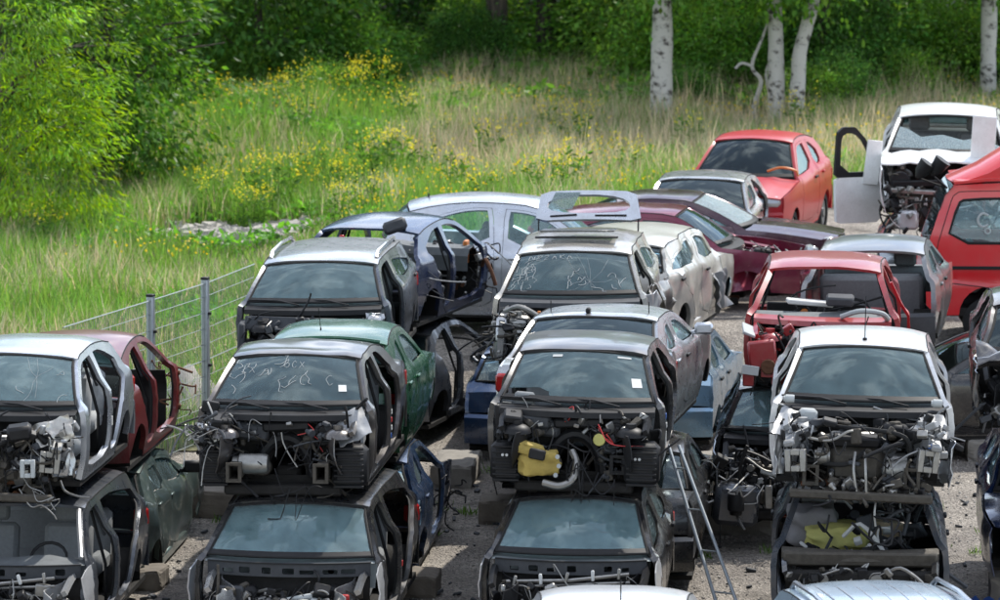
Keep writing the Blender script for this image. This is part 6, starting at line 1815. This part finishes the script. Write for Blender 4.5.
fl = [(-5.62, 82.1, 2), (-3.03, 83.4, 2), (-2.55, 83.5, 2), (-4.08, 82.0, 0), (-3.9, 83.6, 1), (-4.18, 71.1, 2), (-4.95, 72.0, 0), (-3.88, 72.4, 0), (-2.5, 69.4, 0), (-2.2, 70.0, 1), (-2.84, 73.3, 0), (-3.3, 74.6, 1), (-2.0, 74.0, 0), (-1.4, 74.5, 1), (-.76, 72.2, 1), (-1.97, 76.2, 1), (-.33, 69.5, 1), (1.37, 77.6, 1), (-3.73, 79.5, 1), (-1.79, 80.3, 1), (1.96, 76, 1), (.75, 70.8, 0), (1.2, 72.0, 1), (-7.4, 68.5, 1), (3.46, 77.6, 1), (-1.1, 78.2, 1), (0.9, 80.0, 1), (5.6, 80, 1), (2.3, 74.2, 1), (-.2, 76.0, 1)]
for i, (x, y, v_) in enumerate(fl):
    t_ = empty('flowering_plant', (x, y, ground_z(x, y)), (0, 0, i * 1.3), 'yellow flowering wild plant standing in the meadow grass', 'wildflower', 'yellow flowering plants in the meadow')
    s_ = (.85 + .35 * ((i * 7) % 5) / 4); t_.scale = (s_, s_, s_)
    for nm, me in zip(('stems', 'blossoms', 'leaves'), FLW[v_]):
        o = bpy.data.objects.new(nm, me); COL.objects.link(o); o.parent = t_; o['kind'] = 'stuff'
P = scatter(3000, 66, 88, lambda a, b: is_field(a, b) and noise.noise(Vector((a * .45, b * .3, 21.0))) > .05); n = len(P); z = zz(P)
b0 = np.column_stack([P, z + .45 + .25 * NR.random(n)]); dr = NR.normal(size=(n, 3)); dr /= np.linalg.norm(dr, axis=1, keepdims=True)
o = quad_leaves('scattered_blossoms', b0, b0 + dr * .05, np.full(n, .05), np.tile(np.array([[.62, .5, .05]]), (n, 1)), 'blossom', kind='stuff'); tag(o, 'small yellow blossoms sprinkled through the meadow', 'wildflowers')

# rubble strip and loose stones
def stones(name, label, n, fn, size, mat, kind='stuff'):
    b = MB(); r_ = random.Random(5)
    for i in range(n):
        x, y = fn(r_); s_ = size * r_.uniform(.4, 1.3) ** 1.5
        zb = ground_z(x, y)
        vs_ = []
        for (a, c_) in [(k2 * 1.2566, 0) for k2 in range(5)]: vs_.append((x + math.cos(a) * s_ * r_.uniform(.7, 1.1), y + math.sin(a) * s_ * r_.uniform(.7, 1.1), zb - .01))
        for k2 in range(5): vs_.append((x + math.cos(k2 * 1.2566) * s_ * r_.uniform(.4, .8), y + math.sin(k2 * 1.2566) * s_ * r_.uniform(.4, .8), zb + s_ * r_.uniform(.5, 1.0)))
        f_ = [(k2, (k2 + 1) % 5, 5 + (k2 + 1) % 5, 5 + k2) for k2 in range(5)] + [(5, 6, 7, 8, 9)]
        b.add(vs_, f_)
    o = b.build(name, mat, smooth=False); tag(o, label, 'stones', None, kind)
    return o
stones('rubble', 'pale broken rubble lying in the meadow behind the fence', 620, lambda r_: (-4.15 + r_.gauss(0, .85), 70.4 + r_.gauss(0, .42)), .13, 'stone')
stones('rubble', 'pale stones along the foot of the mesh fence', 260, lambda r_: ((lambda y: (fence_x(y) - .45 - abs(r_.gauss(0, .3)), y))(r_.uniform(51.5, 57))), .14, 'stone')
stones('gravel_stones', 'loose gravel stones on the yard', 9000, lambda r_: (r_.uniform(-4.5, 6.2), r_.uniform(37, 54)), .015, 'stone')

# small scrap dropped in the lanes
lit = MB(); r_ = random.Random(31)
for _ in range(170):
    x, y = r_.choice([(r_.uniform(-.9, .0), r_.uniform(41, 50)), (r_.uniform(1.7, 2.7), r_.uniform(40, 50)), (r_.uniform(4.4, 5.6), r_.uniform(40, 52)), (r_.uniform(-3.7, -2.9), r_.uniform(42, 50))])
    q = r_.uniform(.015, .07)
    lit.box((x, y, q * .3), (q * r_.uniform(.5, 2), q * r_.uniform(.5, 1.5), q * .5), (r_.gauss(0, .3), r_.gauss(0, .3), r_.uniform(0, 3)), q * .1)
tag(lit.build('scrap_litter', 'plastic_grey'), 'small broken trim scattered over the gravel lanes', 'litter', None, 'stuff')
lw = np.array([(r_.choice([-.45, 2.2, 5.0, -3.3]) + r_.gauss(0, .45), r_.uniform(42, 52)) for _ in range(40)])
pts = np.repeat(lw, 22, 0) + NR.normal(size=(40 * 22, 2)) * .05; n = len(pts)
b0 = np.column_stack([pts, np.zeros(n)]); dr = NR.normal(size=(n, 3)) * .5; dr[:, 2] = 1; dr /= np.linalg.norm(dr, axis=1, keepdims=True)
o = quad_leaves('yard_weeds', b0, b0 + dr * (.10 * (.5 + NR.random(n)))[:, None], np.full(n, .014), np.clip(np.array((.10, .19, .04))[None] * (1 + .2 * NR.normal(size=n))[:, None], .01, .5), 'blade', kind='stuff'); tag(o, 'small weeds sprouting in the gravel lanes', 'weeds')

# heap of pale soil and stones behind the fence
hn = 26; rows = []
for j in range(hn + 1):
    row = []
    for i in range(hn + 1):
        u, v = -1 + 2 * i / hn, -1 + 2 * j / hn; d2 = u * u + v * v
        x, y = -3.95 + u * .75, 54.6 + v * 1.3
        row.append((x, y, ground_z(x, y) - .03 + .72 * math.exp(-d2 * 2.6) * (1 + .5 * noise.noise(Vector((u * 3, v * 3, 1.0)))) + .07 * noise.noise(Vector((u * 8, v * 8, 3.0)))))
    rows.append(row)
tag(MB().grid(rows).build('rubble_heap', 'stone', None, 30), 'pale heap of stony soil behind the mesh fence', 'heap')
